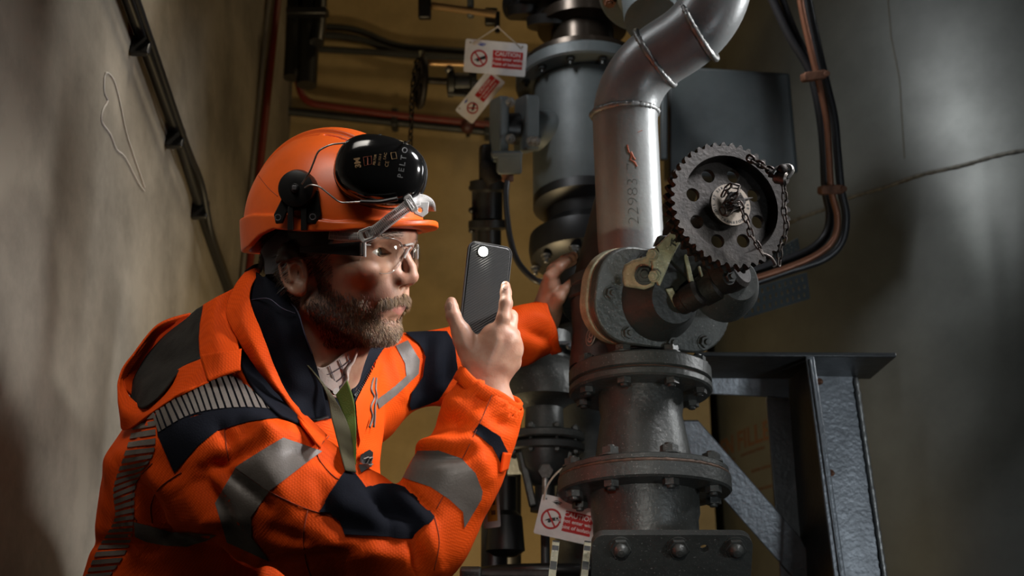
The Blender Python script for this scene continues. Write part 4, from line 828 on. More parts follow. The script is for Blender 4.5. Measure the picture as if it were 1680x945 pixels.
# ------------------------------------------------------------------ trunk, arms and legs under the clothes (coarse, one surface)
pel = A3(345, 1010, 1.66); SHN, ELN, SHF = A3(368, 765, 1.52), A3(645, 905, 1.40), A3(585, 655, 1.81)
fl_ = lambda x, y, z: np.array((x, y, z), dtype=np.float32)
kn1, an1 = fl_(pel[0]+.16, 1.50, .52), fl_(pel[0]+.03, 1.44, .09); kn2, an2 = fl_(pel[0]+.22, 1.86, .52), fl_(pel[0]+.14, 1.86, .09)
def sdf_trunk(p):
    d = s_cap(p, A3(520, 560, 1.62), A3(470, 640, 1.65), .055, .09); d = smin(d, s_cap(p, A3(450, 700, 1.68), A3(395, 850, 1.68), .10, .12), .05); d = smin(d, s_cap(p, A3(390, 850, 1.66), pel, .13, .13), .05)
    d = smin(d, s_cap(p, SHN, SHF, .05, .05), .03)
    for a, b, ra, rb in ((SHN, ELN, .050, .040), (ELN, A3(800, 640, 1.45), .036, .024), (SHF, A3(730, 602, 1.88), .045, .036), (A3(730, 602, 1.88), A3(884, 548, 1.99), .034, .025)): d = smin(d, s_cap(p, a, b, ra, rb), .02)
    for k_, a_ in ((kn1, an1), (kn2, an2)):
        h_ = pel+np.array((0, -.09 if k_ is kn1 else .09, -.02), dtype=np.float32); d = smin(d, s_cap(p, h_, k_, .088, .06), .04); d = smin(d, s_cap(p, k_, a_, .055, .038), .02)
    return d
P, Fq = surfnet(sdf_trunk, (-.66, 1.15, .05), (.2, 2.05, 1.6), .014, B=4); body_parts.append((P, Fq, None))
person = thing('person', 'man in orange high-visibility jacket leaning in, holding up a phone', 'person', (float(pel[0])+.1, 1.66, 0))
vs = []; fs = []; lips = []; k = 0
for P, Fq, lp in body_parts: vs.append(P); fs.append(Fq+k); lips.append(np.zeros(len(P)) if lp is None else lp); k += len(P)
body = mk('body', np.concatenate(vs), np.concatenate(fs), M_skin, person, sharp=180); at_ = body.data.attributes.new('lip', 'FLOAT', 'POINT'); at_.data.foreach_set('value', np.concatenate(lips))
# ------------------------------------------------------------------ eyes
M_sclera = mat('eye_white', (.62, .58, .54), .15, coat=.5); M_iris = mat('iris', (.07, .05, .03), .15, 0, 0, 1, .5, 900, coat=1)
for s_ in (1, -1):
    c = HM @ V3((79.5, 33*s_, 22)); gz = (Hx*.97+Hy*(-.22 if s_ > 0 else -.22)*0+Hz*.0-Hy*.10).normalized(); fr = frame(c, gz, Hy)
    e = MB().ball(fr, .0132, 32, 20).build('eye', M_sclera, person, sharp=180)
    MB().lathe(fr, [(.0060, .0122), (.0058, .01245), (.004, .0130), (.0022, .0133), (0, .01335)], 28, False).build('iris', M_iris, e, sharp=180)
    MB().lathe(fr, [(.0024, .01342), (0, .01352)], 20, False).build('pupil', M_black, e, sharp=180)
# ------------------------------------------------------------------ strands (beard, brows, hair)
def strands(name, seeds, m, length, wid, parent, dirf, kind='stuff'):
    v = []; f = []
    for p, n in seeds:
        d0 = dirf(p, n).normalized(); L = length*random.uniform(.6, 1.25); side = d0.cross(n+V3((random.random()-.5, random.random()-.5, random.random()-.5))).normalized()*wid
        a = p-n*.0006; b_ = a+d0*L*.55; c_ = b_+(d0-n*.35+V3((random.uniform(-.25, .25), random.uniform(-.25, .25), random.uniform(-.25, .25)))).normalized()*L*.45; k = len(v)
        v += [a-side, a+side, b_+side*.7, b_-side*.7, c_]; f += [(k, k+1, k+2, k+3), (k+3, k+2, k+4)]
    o = mk(name, v, f, m, parent, sharp=180); o['kind'] = kind; return o
q = V3; HMi = HM.inverted(); Rm = HM.to_3x3()*1000
fa = []
hf = body_parts[0][1]; tri = hf[:, :3]; a_, b_, c_ = hv[tri[:, 0]], hv[tri[:, 1]], hv[tri[:, 2]]; cen = (a_+b_+c_)/3; nr = np.cross(b_-a_, hv[hf[:, 3]]-a_); ln = np.linalg.norm(nr, axis=1); nr = nr/np.maximum(ln, 1e-9)[:, None]
chk = ((cen-np.array([40, 0, 0]))*nr).sum(1); nr = nr*(1 if np.median(chk) > 0 else -1)
x, y, z = cen[:, 0], np.abs(cen[:, 1]), cen[:, 2]
line = np.interp(x, [5, 20, 40, 62, 80, 92, 100], [30, 12, -24, -36, -38, -60, -62])      # cheek line of the beard
jit = rng.normal(0, 1, len(x)); line = line+jit*4.5
beard = (z < line) & (x > 0) & (z > -97) & ((y > 25) | (z < -61) | ((z < -55) & (y > 18)))
beard &= ~((x > 88) & (z > -60) & (y < 24)); beard &= ~((x < 14) & (z < 26) & (z > -34)); beard &= (x > 9+jit*2+np.clip((-z-60)*.2, -4, 12))
must = (x > 80) & (z < -29-.22*y+jit*1.5) & (z > -39.5-.30*y) & (y < 36)
must &= ~((np.abs(y) < 0))
soul = (x > 86) & (z < -60) & (z > -66) & (y < 8)
w1 = (beard | must | soul)
near = cen[:, 1] > -45
def pick(mask, n):
    idx = np.flatnonzero(mask & near); pr = ln[idx]/ln[idx].sum(); idx = rng.choice(idx, n, p=pr); return [(HM @ V3(cen[i]+rng.normal(0, .5, 3)), (Rm @ V3(nr[i])).normalized()) for i in idx]
def bd(p, n):
    return n*.5+(-Hz)*.75+Hx*.22+V3((random.uniform(-.3, .3), random.uniform(-.3, .3), random.uniform(-.3, .3)))
beard_o = strands('beard', pick(beard & (x <= 60+jit*9), 7500), M_hair4, .0062, .0002, person, bd); beard_o['label'] = 'short golden brown beard, its shaded rear coloured darker'  # rear strands coloured near black to stand for shade on the jaw
strands('beard_front', pick(beard & (x > 60+jit*9), 5200), M_hair2, .0062, .0002, beard_o, bd)
strands('beard_highlights', pick(beard & (x > 62+jit*12), 3600), M_hair3, .0070, .0002, beard_o, bd)
mo = strands('moustache', pick(must, 2000), M_hair3, .0085, .00022, person, lambda p, n: n*.55-Hz*.65+Hx*.25+Hy*random.uniform(-.1, .5))
strands('moustache_dark', pick(must, 700), M_hair2, .0085, .00022, mo, lambda p, n: n*.5-Hz*.65+Hx*.2+Hy*random.uniform(-.1, .5))
brow = (x > 84) & (z > 40+.0*y) & (z < 50-.12*(y-30)) & (y > 12) & (y < 54)
strands('eyebrow', pick(brow & (cen[:, 1] > 0), 480), M_hair2, .0065, .00022, person, lambda p, n: n*.35-Hx*.45+Hy*.7+Hz*.12)
strands('eyebrow', [(HM @ V3(cen[i]), (Rm @ V3(nr[i])).normalized()) for i in rng.choice(np.flatnonzero(brow & (cen[:, 1] < 0)), 500)], M_hair2, .0085, .00022, person, lambda p, n: n*.35-Hx*.45-Hy*.7)
lash = []
for k in range(46):
    u = -13+26*k/45; yv = 33+u; zt_ = 22+.06*u+6.6*(1-(u/14.5)**2); xx = 80+math.sqrt(max(0, 15.3**2-u*u-(zt_-22)**2)); lash.append((HM @ V3((xx, yv, zt_)), Hx))
strands('eyelashes', lash, M_hair, .007, .00022, person, lambda p, n: Hx*.9-Hz*.1+Hz*.45)
hairm = ((z > 26) & (x < 58)) | ((x < -12) & (z > -52)) | ((x > 12) & (x < 42) & (z > 2) & (z <= 40) & (y > 40)) | ((x < -12) & (z > -60))
def sdf_hair(p): d = sdf_head(p)-3.2; q_ = p.copy(); q_[:, 1] = np.abs(q_[:, 1]); lim = np.maximum(p[:, 0]-np.interp(p[:, 2], [-60, -40, 6, 18, 30, 60, 100], [-46, -40, -38, 30, 44, 62, 60]), -48-p[:, 2]); return smax(d, lim, 3)
P, Fq = surfnet(sdf_hair, (-112, -90, -62), (80, 90, 80), 2.6); Pw = (np.array(HM)[:3, :3]@P.T).T+np.array(HM)[:3, 3]
hair = mk('hair', Pw, Fq, M_hair, person, sharp=180)
strands('hair_strands', pick(((x < -10) & (z > -50) & (z < 60)) | ((x > 12) & (x < 44) & (z > -6) & (z < 34)), 3800), M_hair, .014, .0003, hair, lambda p, n: n*.45-Hx*.5-Hz*.5)
strands('nape_tufts', [(W(430+random.uniform(0, 22), 404+random.uniform(0, 14), 1.57+random.uniform(-.02, .02)), TOC) for _ in range(160)], M_hair, .030, .0005, hair, lambda p, n: -Hz*.9-Hx*random.uniform(.0, .5)+n*.1)
# ================================================================== jacket
FOLDS = []
def fold(x0, y0, x1, y1, w_, a): FOLDS.append((x0, y0, x1, y1, w_, a))
for q_ in ((455, 720, 330, 770, 9, -6), (470, 712, 400, 735, 14, 7), (350, 760, 440, 830, 10, -5), (330, 790, 405, 905, 11, -7), (300, 800, 340, 850, 16, 6), (285, 850, 390, 860, 14, 5), (440, 760, 480, 850, 20, 4),
           (480, 740, 640, 780, 12, -4), (560, 830, 650, 870, 12, 5), (600, 800, 660, 850, 9, -6), (640, 795, 700, 850, 8, 5), (660, 800, 712, 848, 7, -5), (620, 805, 640, 870, 10, -5), (676, 884, 690, 940, 8, -5), (700, 860, 715, 930, 12, 5),
           (685, 735, 775, 725, 10, 7), (690, 752, 780, 745, 8, -6), (730, 650, 800, 700, 14, 5), (745, 690, 790, 660, 9, -5), (700, 700, 760, 690, 9, -4), (770, 720, 800, 780, 11, 5), (765, 640, 812, 625, 8, 3), (810, 690, 840, 700, 9, -4),
           (480, 880, 600, 900, 22, 6), (440, 930, 600, 900, 10, -5), (560, 900, 660, 915, 13, 4), (520, 790, 560, 880, 12, -3), (450, 870, 520, 890, 10, -4), (410, 690, 455, 720, 11, 6), (360, 700, 380, 730, 9, -4),
           (245, 760, 300, 850, 13, 6), (230, 790, 280, 870, 9, -5), (210, 820, 230, 900, 12, 4), (190, 760, 250, 730, 16, 5), (280, 880, 380, 905, 11, -6), (330, 890, 420, 930, 16, 7), (150, 890, 260, 900, 11, -5),
           (640, 580, 660, 650, 9, 4), (700, 560, 690, 640, 8, -4), (720, 560, 716, 630, 8, 4), (736, 570, 730, 620, 7, -4), (770, 570, 850, 560, 9, 4), (790, 590, 850, 580, 8, -4), (860, 510, 905, 530, 9, 4), (862, 540, 900, 560, 8, -5)):
    fold(*q_)
JN = [(A3(358, 745, 1.50), .092), (A3(448, 800, 1.45), .083), (A3(555, 865, 1.42), .074), (A3(642, 908, 1.40), .070), (A3(690, 880, 1.40), .054), (A3(750, 778, 1.42), .052), (A3(786, 695, 1.44), .046), (A3(805, 650, 1.445), .041), (A3(822, 612, 1.45), .038)]
JF = [(A3(590, 645, 1.82), .080), (A3(655, 612, 1.85), .058), (A3(720, 602, 1.88), .056), (A3(790, 575, 1.92), .048), (A3(850, 552, 1.96), .044), (A3(885, 540, 1.98), .041), (A3(925, 527, 2.0), .041)]
def cutplane(p0, p1, p2):   # positive beyond the plane through two pixels and a third giving direction
    a, b, c = V3(p0), V3(p1), V3(p2); n = (b-a).cross(FW).normalized()
    if n.dot(c-a) < 0: n = -n
    return np.array(a, dtype=np.float32), np.array(n, dtype=np.float32)
cpN = cutplane(W(760, 607, 1.44), W(850, 664, 1.44), W(830, 600, 1.44)); cpF = cutplane(W(900, 480, 1.98), W(914, 590, 1.98), W(960, 530, 1.98))
cpF = (np.array(W(905, 540, 1.98), dtype=np.float32), np.array((RT*.96+UP*.28).normalized(), dtype=np.float32)); 
def sdf_jacket(p):
    d = s_cap(p, A3(452, 676, 1.67), A3(396, 810, 1.68), .138, .168); d = smin(d, s_cap(p, A3(392, 810, 1.68), A3(355, 1010, 1.67), .172, .185), .05)
    d = smin(d, s_cap(p, A3(345, 715, 1.58), A3(325, 785, 1.58), .085, .10), .05); d = smin(d, s_cap(p, A3(372, 712, 1.55), A3(560, 655, 1.80), .085, .082), .05)
    d = smin(d, s_cap(p, A3(500, 600, 1.66), A3(470, 660, 1.67), .075, .11), .05); d = smin(d, s_cap(p, A3(530, 690, 1.70), A3(515, 800, 1.70), .066, .085), .04)
    fz = np.array((0, 0, 1), dtype=np.float32); d = smax(d, (float(pel[2])-.12)-p[:, 2], .01)
    n = None
    for (a, ra), (b, rb) in zip(JN, JN[1:]): s = s_cap(p, a, b, ra, rb); n = s if n is None else smin(n, s, .012)
    n = smax(n, (p-cpN[0])@cpN[1], .003); inn = s_cap(p, JN[-3][0], A3(832, 596, 1.45), .041, .034); n = smax(n, -inn, .002)
    m_ = None
    for (a, ra), (b, rb) in zip(JF, JF[1:]): s = s_cap(p, a, b, ra, rb); m_ = s if m_ is None else smin(m_, s, .015)
    m_ = smax(m_, (p-cpF[0])@cpF[1], .003); inf = s_cap(p, A3(870, 545, 1.97), A3(930, 525, 2.0), .034, .037); m_ = smax(m_, -inf, .002)
    d = smin(d, n, .022); return smin(d, m_, .02)
P, Fq = surfnet(sdf_jacket, (-.66, 1.15, .75), (.16, 2.15, 1.62), .0042)
def normals(P, F):
    n = np.cross(P[F[:, 2]]-P[F[:, 0]], P[F[:, 3]]-P[F[:, 1]]); vn = np.zeros_like(P)
    for k in range(4): np.add.at(vn, F[:, k], n)
    return vn/np.maximum(np.linalg.norm(vn, axis=1), 1e-9)[:, None]
def project(P):
    q = P-np.array(CAM); d = q@np.array(FW); return 840+F*(q@np.array(RT))/d, 472.5-F*(q@np.array(UP))/d, d
def wrinkle(P, Fq):
    N_ = normals(P, Fq); g_ = np.einsum('ij,ij->i', P-P.mean(0), N_)
    if np.median(g_) < 0: N_ = -N_; Fq = Fq[:, ::-1].copy()
    u, v, d = project(P); fc_ = np.clip(-(N_@np.array(FW))*2.5+.3, 0, 1); D_ = np.zeros(len(P))
    for x0, y0, x1, y1, w_, a in FOLDS:
        dx, dy = x1-x0, y1-y0; L2 = dx*dx+dy*dy; t = ((u-x0)*dx+(v-y0)*dy)/L2; tc_ = np.clip(t, 0, 1); r2 = (u-x0-tc_*dx)**2+(v-y0-tc_*dy)**2
        bow = np.exp(-r2/(2*(w_*.85)**2))*(.45+.55*np.sin(np.pi*np.clip(tc_, .06, .94))); D_ += a*bow
    D_ *= fc_*1.9
    s = np.zeros(len(P))
    for k, (fx, fy, fz, ph, am) in enumerate(((38, 14, 22, 0, 1.3), (-22, 41, 17, 2, 1.1), (17, -30, 52, 4, .9), (66, 33, -58, 1, .55), (-88, 60, 40, 5, .4), (120, -70, 90, 3, .25))): s += am*np.sin(P@np.array([fx, fy, fz])+ph+1.5*np.sin(P@np.array([fy*.6, fz*.5, fx*.7])+k))
    return P+N_*((D_+s)*.001)[:, None], Fq
P, Fq = wrinkle(P, Fq)
jacket = mk('jacket', P, Fq, M_orange, person, sharp=180); jacket['label'] = 'orange high-visibility jacket'
J_bvh = BVHTree.FromPolygons([V3(v) for v in P], Fq.tolist())
def tri_fill(poly, cell):
    """dense triangulation of a pixel polygon"""
    bm = bmesh.new(); L = len(poly); ed = []
    for i in range(L):
        a, b_ = V3((*poly[i], 0)), V3((*poly[(i+1) % L], 0)); k = max(1, int((b_-a).length/cell))
        for j in range(k): ed.append(a.lerp(b_, j/k))
    vv = [bm.verts.new(p) for p in ed]; bm.faces.new(vv)
    xs = [p.x for p in ed]; ys = [p.y for p in ed]
    for ax_, lo_, hi_ in ((0, min(xs), max(xs)), (1, min(ys), max(ys))):
        t = lo_+cell
        while t < hi_-.3*cell:
            bmesh.ops.bisect_plane(bm, geom=bm.verts[:]+bm.edges[:]+bm.faces[:], dist=.01, plane_co=(t, 0, 0) if ax_ == 0 else (0, t, 0), plane_no=(1, 0, 0) if ax_ == 0 else (0, 1, 0)); t += cell
    bmesh.ops.remove_doubles(bm, verts=bm.verts[:], dist=.05); bm.verts.index_update()
    r = [(v.co.x, v.co.y) for v in bm.verts], [tuple(v.index for v in f_.verts) for f_ in bm.faces]; bm.free(); return r
def onto(px, py, bvh, off=0, dref=1.5):
    d = (W(px, py, 1)-CAM).normalized(); h, n, i, L = bvh.ray_cast(CAM, d)
    if h is None:
        h, n, i, L = bvh.find_nearest(W(px, py, dref))
    if n.dot(d) > 0: n = -n
    return h+n*off, n
def panel(name, poly, m, parent=None, bvh=None, off=.0012, cell=7, dref=1.5, label=None, thick=.0012):
    bvh = bvh or J_bvh; pts, fcs = tri_fill(poly, cell); v = [onto(a, b_, bvh, off, dref)[0] for a, b_ in pts]
    eg = {}
    for f_ in fcs:
        for i in range(len(f_)): a, b_ = f_[i], f_[(i+1) % len(f_)]; eg.setdefault((min(a, b_), max(a, b_)), []).append((a, b_))
    rim = [q_[0] for q_ in eg.values() if len(q_) == 1]; ids = sorted({i for e in rim for i in e}); n0 = len(v); mp = {i: k_ for k_, i in enumerate(ids)}; vv = list(v)
    for i in ids: vv.append(v[i])
    for i in ids: vv.append(v[i]+(V3(v[i])-CAM).normalized()*(thick+.001))
    m_ = len(ids); fcs = list(fcs)+[(n0+mp[b_], n0+mp[a], n0+m_+mp[a], n0+m_+mp[b_]) for a, b_ in rim]
    return mk(name, vv, fcs, m, parent or jacket, sharp=180, label=label)
def seam(pts, r=.00055, m=None, bvh=None, parent=None, off=.0006, dref=1.5, name='seam'):
    P = crom([(a, b_, 0) for a, b_ in pts], 5); Q = [onto(p.x, p.y, bvh or J_bvh, off, dref)[0] for p in P]; return MB().tube(Q, r, 5).build(name, m or M_seam, parent or jacket, sharp=180)
panel('reflective_band', [(464, 718), (528, 741), (442, 806), (387, 767)], M_refl); panel('reflective_band', [(387, 768), (442, 807), (412, 848), (414, 881), (443, 920), (428, 914), (373, 889), (353, 826)], M_refl)
panel('navy_elbow_patch', [(568, 771), (523, 842), (545, 843), (559, 857), (566, 879), (673, 884), (714, 849), (673, 806), (645, 797), (621, 797), (598, 801), (583, 782)], M_navy, off=.0032)
panel('reflective_band', [(686, 739), (720, 738), (754, 750), (780, 776), (791, 806), (789, 819), (761, 866), (759, 840), (737, 819), (707, 799), (662, 784)], M_refl)
panel('cuff_tab', [(786, 694), (776, 711), (806, 733), (823, 767), (834, 760), (831, 741), (819, 716)], M_navy, off=.0022)
panel('navy_shoulder_panel', [(259, 714), (287, 776), (298, 762), (326, 731), (359, 706), (409, 692), (459, 686), (466, 676), (453, 668), (409, 667), (364, 672), (303, 688)], M_navy)
panel('stripe_backing', [(376, 612), (455, 674), (398, 673), (320, 681), (259, 714), (256, 681), (287, 650), (331, 632)], M_navy, off=.001)
top = crom([(250, 672, 0), (287, 648, 0), (331, 630, 0), (376, 612, 0), (440, 664, 0)], 10); bot = crom([(262, 712, 0), (303, 688, 0), (345, 676, 0), (398, 672, 0), (446, 675, 0)], 10)
for k in range(19):
    a = k/19; b_ = (k+.68)/19; f0 = lambda P_, t: P_[min(len(P_)-1, int(t*(len(P_)-1)))].lerp(P_[min(len(P_)-1, int(t*(len(P_)-1))+1)], t*(len(P_)-1)-int(t*(len(P_)-1)))
    A_, B_, C_, D2 = f0(top, a), f0(top, b_), f0(bot, b_), f0(bot, a); panel('reflective_stripe', [(A_.x, A_.y+3), (B_.x, B_.y+3), (C_.x, C_.y-2), (D2.x, D2.y-2)], M_refl, off=.0024, cell=9)
lf = crom([(228, 676, 0), (208, 740, 0), (188, 800, 0), (190, 850, 0), (165, 895, 0), (140, 950, 0)], 10); rt_ = crom([(256, 676, 0), (254, 740, 0), (226, 790, 0), (220, 850, 0), (212, 898, 0), (178, 950, 0)], 10)
for k in range(25):
    a = k/25; b_ = (k+.62)/25; A_, B_, C_, D2 = f0(lf, a), f0(rt_, max(0, a-.02)), f0(rt_, max(0, b_-.02)), f0(lf, b_); panel('reflective_stripe', [(A_.x, A_.y), (B_.x, B_.y), (C_.x, C_.y), (D2.x, D2.y)], M_refl, off=.0016, cell=9)
panel('reflective_band', [(220, 856), (222, 880), (240, 888), (275, 895), (308, 897), (340, 886), (356, 877), (311, 872), (281, 873), (245, 862)], M_refl)
panel('reflective_band', [(649, 568), (669, 559), (688, 591), (686, 613), (651, 647), (621, 671), (617, 656), (647, 634), (666, 617), (664, 596)], M_refl, dref=1.85)
panel('navy_elbow_patch', [(664, 548), (703, 546), (733, 546), (746, 566), (750, 609), (720, 654), (673, 671), (669, 664), (673, 643), (694, 617), (699, 587), (686, 566)], M_navy, dref=1.88, off=.0032)
for pts in ([(387, 767), (415, 786), (442, 806), (500, 834), (560, 852)], [(368, 700), (371, 730), (376, 756)], [(505, 838), (498, 880), (505, 930), (520, 960)], [(812, 636), (800, 665), (770, 730), (740, 790), (716, 835)], [(250, 760), (225, 790), (215, 830), (225, 855)],
            [(298, 775), (262, 800), (248, 830), (250, 858)], [(713, 850), (720, 890), (712, 935)], [(540, 715), (520, 745), (545, 780), (568, 792)], [(762, 612), (790, 622), (820, 645), (848, 668)]): seam(pts)
# front of the jacket: dark opening, shirt, straps, zip, printed mark
panel('navy_facing', [(480, 590), (500, 580), (540, 580), (590, 560), (634, 560), (606, 606), (583, 655), (582, 700), (565, 680), (536, 688), (500, 694), (470, 650)], M_navy, off=.002, dref=1.56)
panel('front_flap', [(634, 566), (644, 573), (622, 612), (617, 640), (600, 690), (588, 730), (583, 700), (580, 660), (606, 608)], M_orangeP, off=.004, dref=1.6)
panel('printed_mark', [(589, 745), (603, 737), (609, 742), (606, 770), (592, 779), (587, 768)], M_signblack, off=.003, dref=1.6)
for dx in (0, 9): seam([(592+dx, 750), (601+dx*.6, 749), (596+dx*.7, 760), (603+dx*.4, 759)], .0011, M_refl, off=.0046, dref=1.6, name='printed_zigzag')
zp = crom([(631, 568, 0), (606, 606, 0), (592, 632, 0), (579, 650, 0)], 8); b_ = MB()
for k in range(30):
    p = zp[int(k*(len(zp)-1)/29)]; w_, n = onto(p.x, p.y, J_bvh, .004, 1.6); b_.box(frame(w_, n, RT*.8-UP*.5), .0042, .0013, .0014)
b_.build('zip_teeth', M_black, jacket)['kind'] = 'stuff'
for dx in (0, 7): seam([(608+dx*.6, 622), (604+dx, 640), (609+dx*.5, 652), (603+dx, 668), (606+dx*.5, 684), (601+dx, 700)], .0018, M_refl, off=.0045, dref=1.6, name='reflective_squiggle')
lan = thing('lanyard', 'olive green lanyard strap hanging in a V down the shirt front', 'lanyard', W(580, 760, 1.55))
# ------------------------------------------------------------------ hood, collar, lapel: free cloth surfaces through control rows
def drape(a, b_, d, gap=.008, both=False):
    u_ = W(a, b_, 1)-CAM
    for bv in (J_bvh, head_bvh)[:1+both]:
        h = bv.ray_cast(CAM, u_.normalized())[0]
        if h is not None: d = min(d, (h-CAM).dot(FW)-gap)
    return W(a, b_, d)
def cloth(name, rows, m, parent=None, thick=.003, n=7, label=None, wob=.0012, gap=.008, both=False):
    R_ = [[drape(*p, gap=gap, both=both) for p in r] for r in rows]; D1 = [crom(r, n) for r in R_]; K = len(D1[0]); G = []
    cols = [crom([D1[i][j] for i in range(len(D1))], n) for j in range(K)]; L = len(cols[0]); v = []
    for j in range(K):
        for i in range(L): p = cols[j][i]; v.append(p+FW*wob*(math.sin(p.x*90+p.z*60)+.6*math.sin(p.z*170-p.x*120+p.y*90)))
    for i_, p in enumerate(v):
        for bv in (J_bvh, head_bvh)[:1+both]:
            u_ = (v[i_]-CAM); h = bv.ray_cast(CAM, u_.normalized())[0]
            if h is not None and (h-CAM).dot(FW)-gap < u_.dot(FW): v[i_] = CAM+u_*(((h-CAM).dot(FW)-gap)/u_.dot(FW))
    f = [(j*L+i, j*L+i+1, (j+1)*L+i+1, (j+1)*L+i) for j in range(K-1) for i in range(L-1)]; return mk(name, v, f, m, parent or jacket, sharp=180, label=label, solid=thick)
hood = cloth('hood', [[(312, 514, 1.70), (262, 532, 1.67), (228, 574, 1.63), (201, 612, 1.60), (206, 640, 1.575), (222, 660, 1.55), (242, 664, 1.535), (262, 650, 1.525), (290, 610, 1.515), (330, 590, 1.50)],
                      [(311, 516, 1.70), (258, 536, 1.66), (220, 580, 1.62), (196, 620, 1.585), (197, 665, 1.55), (215, 682, 1.525), (240, 676, 1.505), (270, 658, 1.49), (305, 630, 1.485), (335, 605, 1.482)],
                      [(312, 520, 1.71), (262, 545, 1.68), (225, 590, 1.63), (203, 630, 1.60), (199, 692, 1.56), (210, 705, 1.535), (250, 678, 1.505), (285, 653, 1.49), (315, 638, 1.48), (342, 626, 1.478)]], M_orange, label='orange hood rim')
cloth('hood_back', [[(312, 514, 1.70), (262, 532, 1.67), (228, 574, 1.63), (201, 612, 1.60), (206, 640, 1.59)], [(308, 530, 1.70), (262, 562, 1.68), (238, 592, 1.66), (222, 628, 1.63), (222, 655, 1.60)]], M_orangeP, hood)
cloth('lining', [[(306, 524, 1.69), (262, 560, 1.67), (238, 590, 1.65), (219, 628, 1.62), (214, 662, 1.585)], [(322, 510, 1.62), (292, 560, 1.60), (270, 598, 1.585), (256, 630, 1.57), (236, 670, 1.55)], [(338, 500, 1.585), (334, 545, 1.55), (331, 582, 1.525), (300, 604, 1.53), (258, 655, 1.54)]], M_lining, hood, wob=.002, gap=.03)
cloth('hood_band', [[(335, 501, 1.575), (328, 545, 1.54), (329, 585, 1.50), (340, 624, 1.472)], [(358, 487, 1.56), (350, 535, 1.525), (358, 580, 1.488), (367, 616, 1.465)], [(384, 473, 1.58), (372, 512, 1.545), (390, 565, 1.50), (395, 606, 1.472)]], M_orange, gap=.016)
cloth('hood_tab', [[(330, 583, 1.488), (362, 577, 1.477), (396, 573, 1.487)], [(342, 625, 1.468), (368, 615, 1.462), (394, 607, 1.468)]], M_orange, wob=.0005, gap=.022)
cloth('lapel', [[(404, 446, 1.60), (384, 474, 1.57), (371, 512, 1.535), (386, 549, 1.51), (415, 595, 1.50), (443, 630, 1.495), (480, 676, 1.485), (524, 736, 1.485)], [(418, 441, 1.58), (398, 480, 1.55), (394, 515, 1.52), (408, 550, 1.50), (432, 598, 1.49), (455, 637, 1.485), (482, 672, 1.478), (528, 728, 1.48)],
                [(434, 436, 1.585), (413, 470, 1.555), (412, 500, 1.53), (430, 548, 1.51), (450, 604, 1.50), (468, 643, 1.495), (487, 668, 1.49), (536, 715, 1.487)]], M_orange, gap=.024)
cloth('navy_yoke', [[(386, 540, 1.545), (395, 580, 1.53), (400, 610, 1.515), (430, 655, 1.505), (462, 685, 1.50)], [(392, 545, 1.54), (420, 590, 1.53), (445, 628, 1.52), (470, 655, 1.515), (500, 700, 1.51)]], M_navy)
shirt = cloth('shirt', [[(494, 584, 1.6), (516, 599, 1.6), (530, 603, 1.6), (545, 595, 1.6), (566, 579, 1.6), (586, 570, 1.6)], [(506, 599, 1.6), (522, 613, 1.6), (534, 621, 1.6), (552, 615, 1.6), (567, 602, 1.6), (578, 594, 1.6)], [(530, 634, 1.6), (537, 641, 1.6), (546, 651, 1.6), (554, 644, 1.6), (563, 632, 1.6), (570, 621, 1.6)]], M_shirt, person, gap=.006, wob=.0006, both=True)
s_bvh = BVHTree.FromPolygons([v.co+ORG[shirt.name] for v in shirt.data.vertices], [tuple(p.vertices) for p in shirt.data.polygons])
for pts in ([(512, 602), (534, 614), (556, 604), (574, 590)], [(520, 616), (540, 630), (556, 622), (570, 608)], [(534, 634), (547, 642), (560, 630)], [(522, 604), (532, 622), (541, 640)], [(540, 600), (547, 620), (553, 640)], [(556, 590), (562, 606), (564, 624)], [(570, 580), (573, 594)]): seam(pts, .0006, M_line, s_bvh, shirt, .0026, 1.57, 'check_line')
seam([(495, 587), (515, 606), (532, 632), (546, 649)], .002, M_shirt, s_bvh, shirt, .003, 1.57, 'collar_edge'); seam([(546, 650), (556, 640), (568, 622), (568, 606), (578, 592), (585, 573)], .0022, M_shirt, s_bvh, shirt, .003, 1.57, 'collar_edge')
w_, n = onto(549, 640, s_bvh, .004, 1.57); MB().cyl(frame(w_, n), .0045, .002, 16).build('button', M_white, shirt)
panel('collar_flap', [(513, 606), (526, 606), (552, 627), (554, 637), (544, 640), (530, 630)], mat('collar_band', (.58, .50, .46), .85, 0, .2, 400), shirt, bvh=s_bvh, off=.006, dref=1.57, thick=.002)
collar = cloth('collar', [[(415, 440, 1.59), (409, 495, 1.555), (428, 548, 1.535), (447, 604, 1.525), (470, 650, 1.515), (500, 694, 1.51)], [(432, 455, 1.55), (445, 500, 1.53), (462, 545, 1.52), (475, 600, 1.52), (495, 640, 1.515), (515, 688, 1.515)], [(440, 440, 1.575), (486, 508, 1.54), (500, 548, 1.53), (512, 580, 1.535), (528, 636, 1.53), (538, 686, 1.535)]], M_navy, label='navy stand-up collar', gap=.016)
MB().tube(crom([W(440, 442, 1.572), W(462, 482, 1.55), W(487, 509, 1.537), (W(500, 548, 1.527)), W(512, 580, 1.532)], 8), .0009, 6).build('piping', mat('piping', (.06, .06, .10), .7), collar)
MB().tube(crom([W(412, 492, 1.55), W(440, 490, 1.525), W(462, 505, 1.52), W(484, 514, 1.53)], 8), .0006, 6).build('piping', MATS['piping'], collar)
MB().tube([W(498, 694, 1.505), W(518, 690, 1.508), W(538, 684, 1.528)], .0018, 6).build('zip', M_black, collar)
cloth('far_collar', [[(572, 620, 1.60), (580, 592, 1.61), (588, 570, 1.63), (600, 548, 1.66)], [(578, 648, 1.60), (600, 612, 1.62), (618, 588, 1.64), (634, 566, 1.67)]], M_navy)
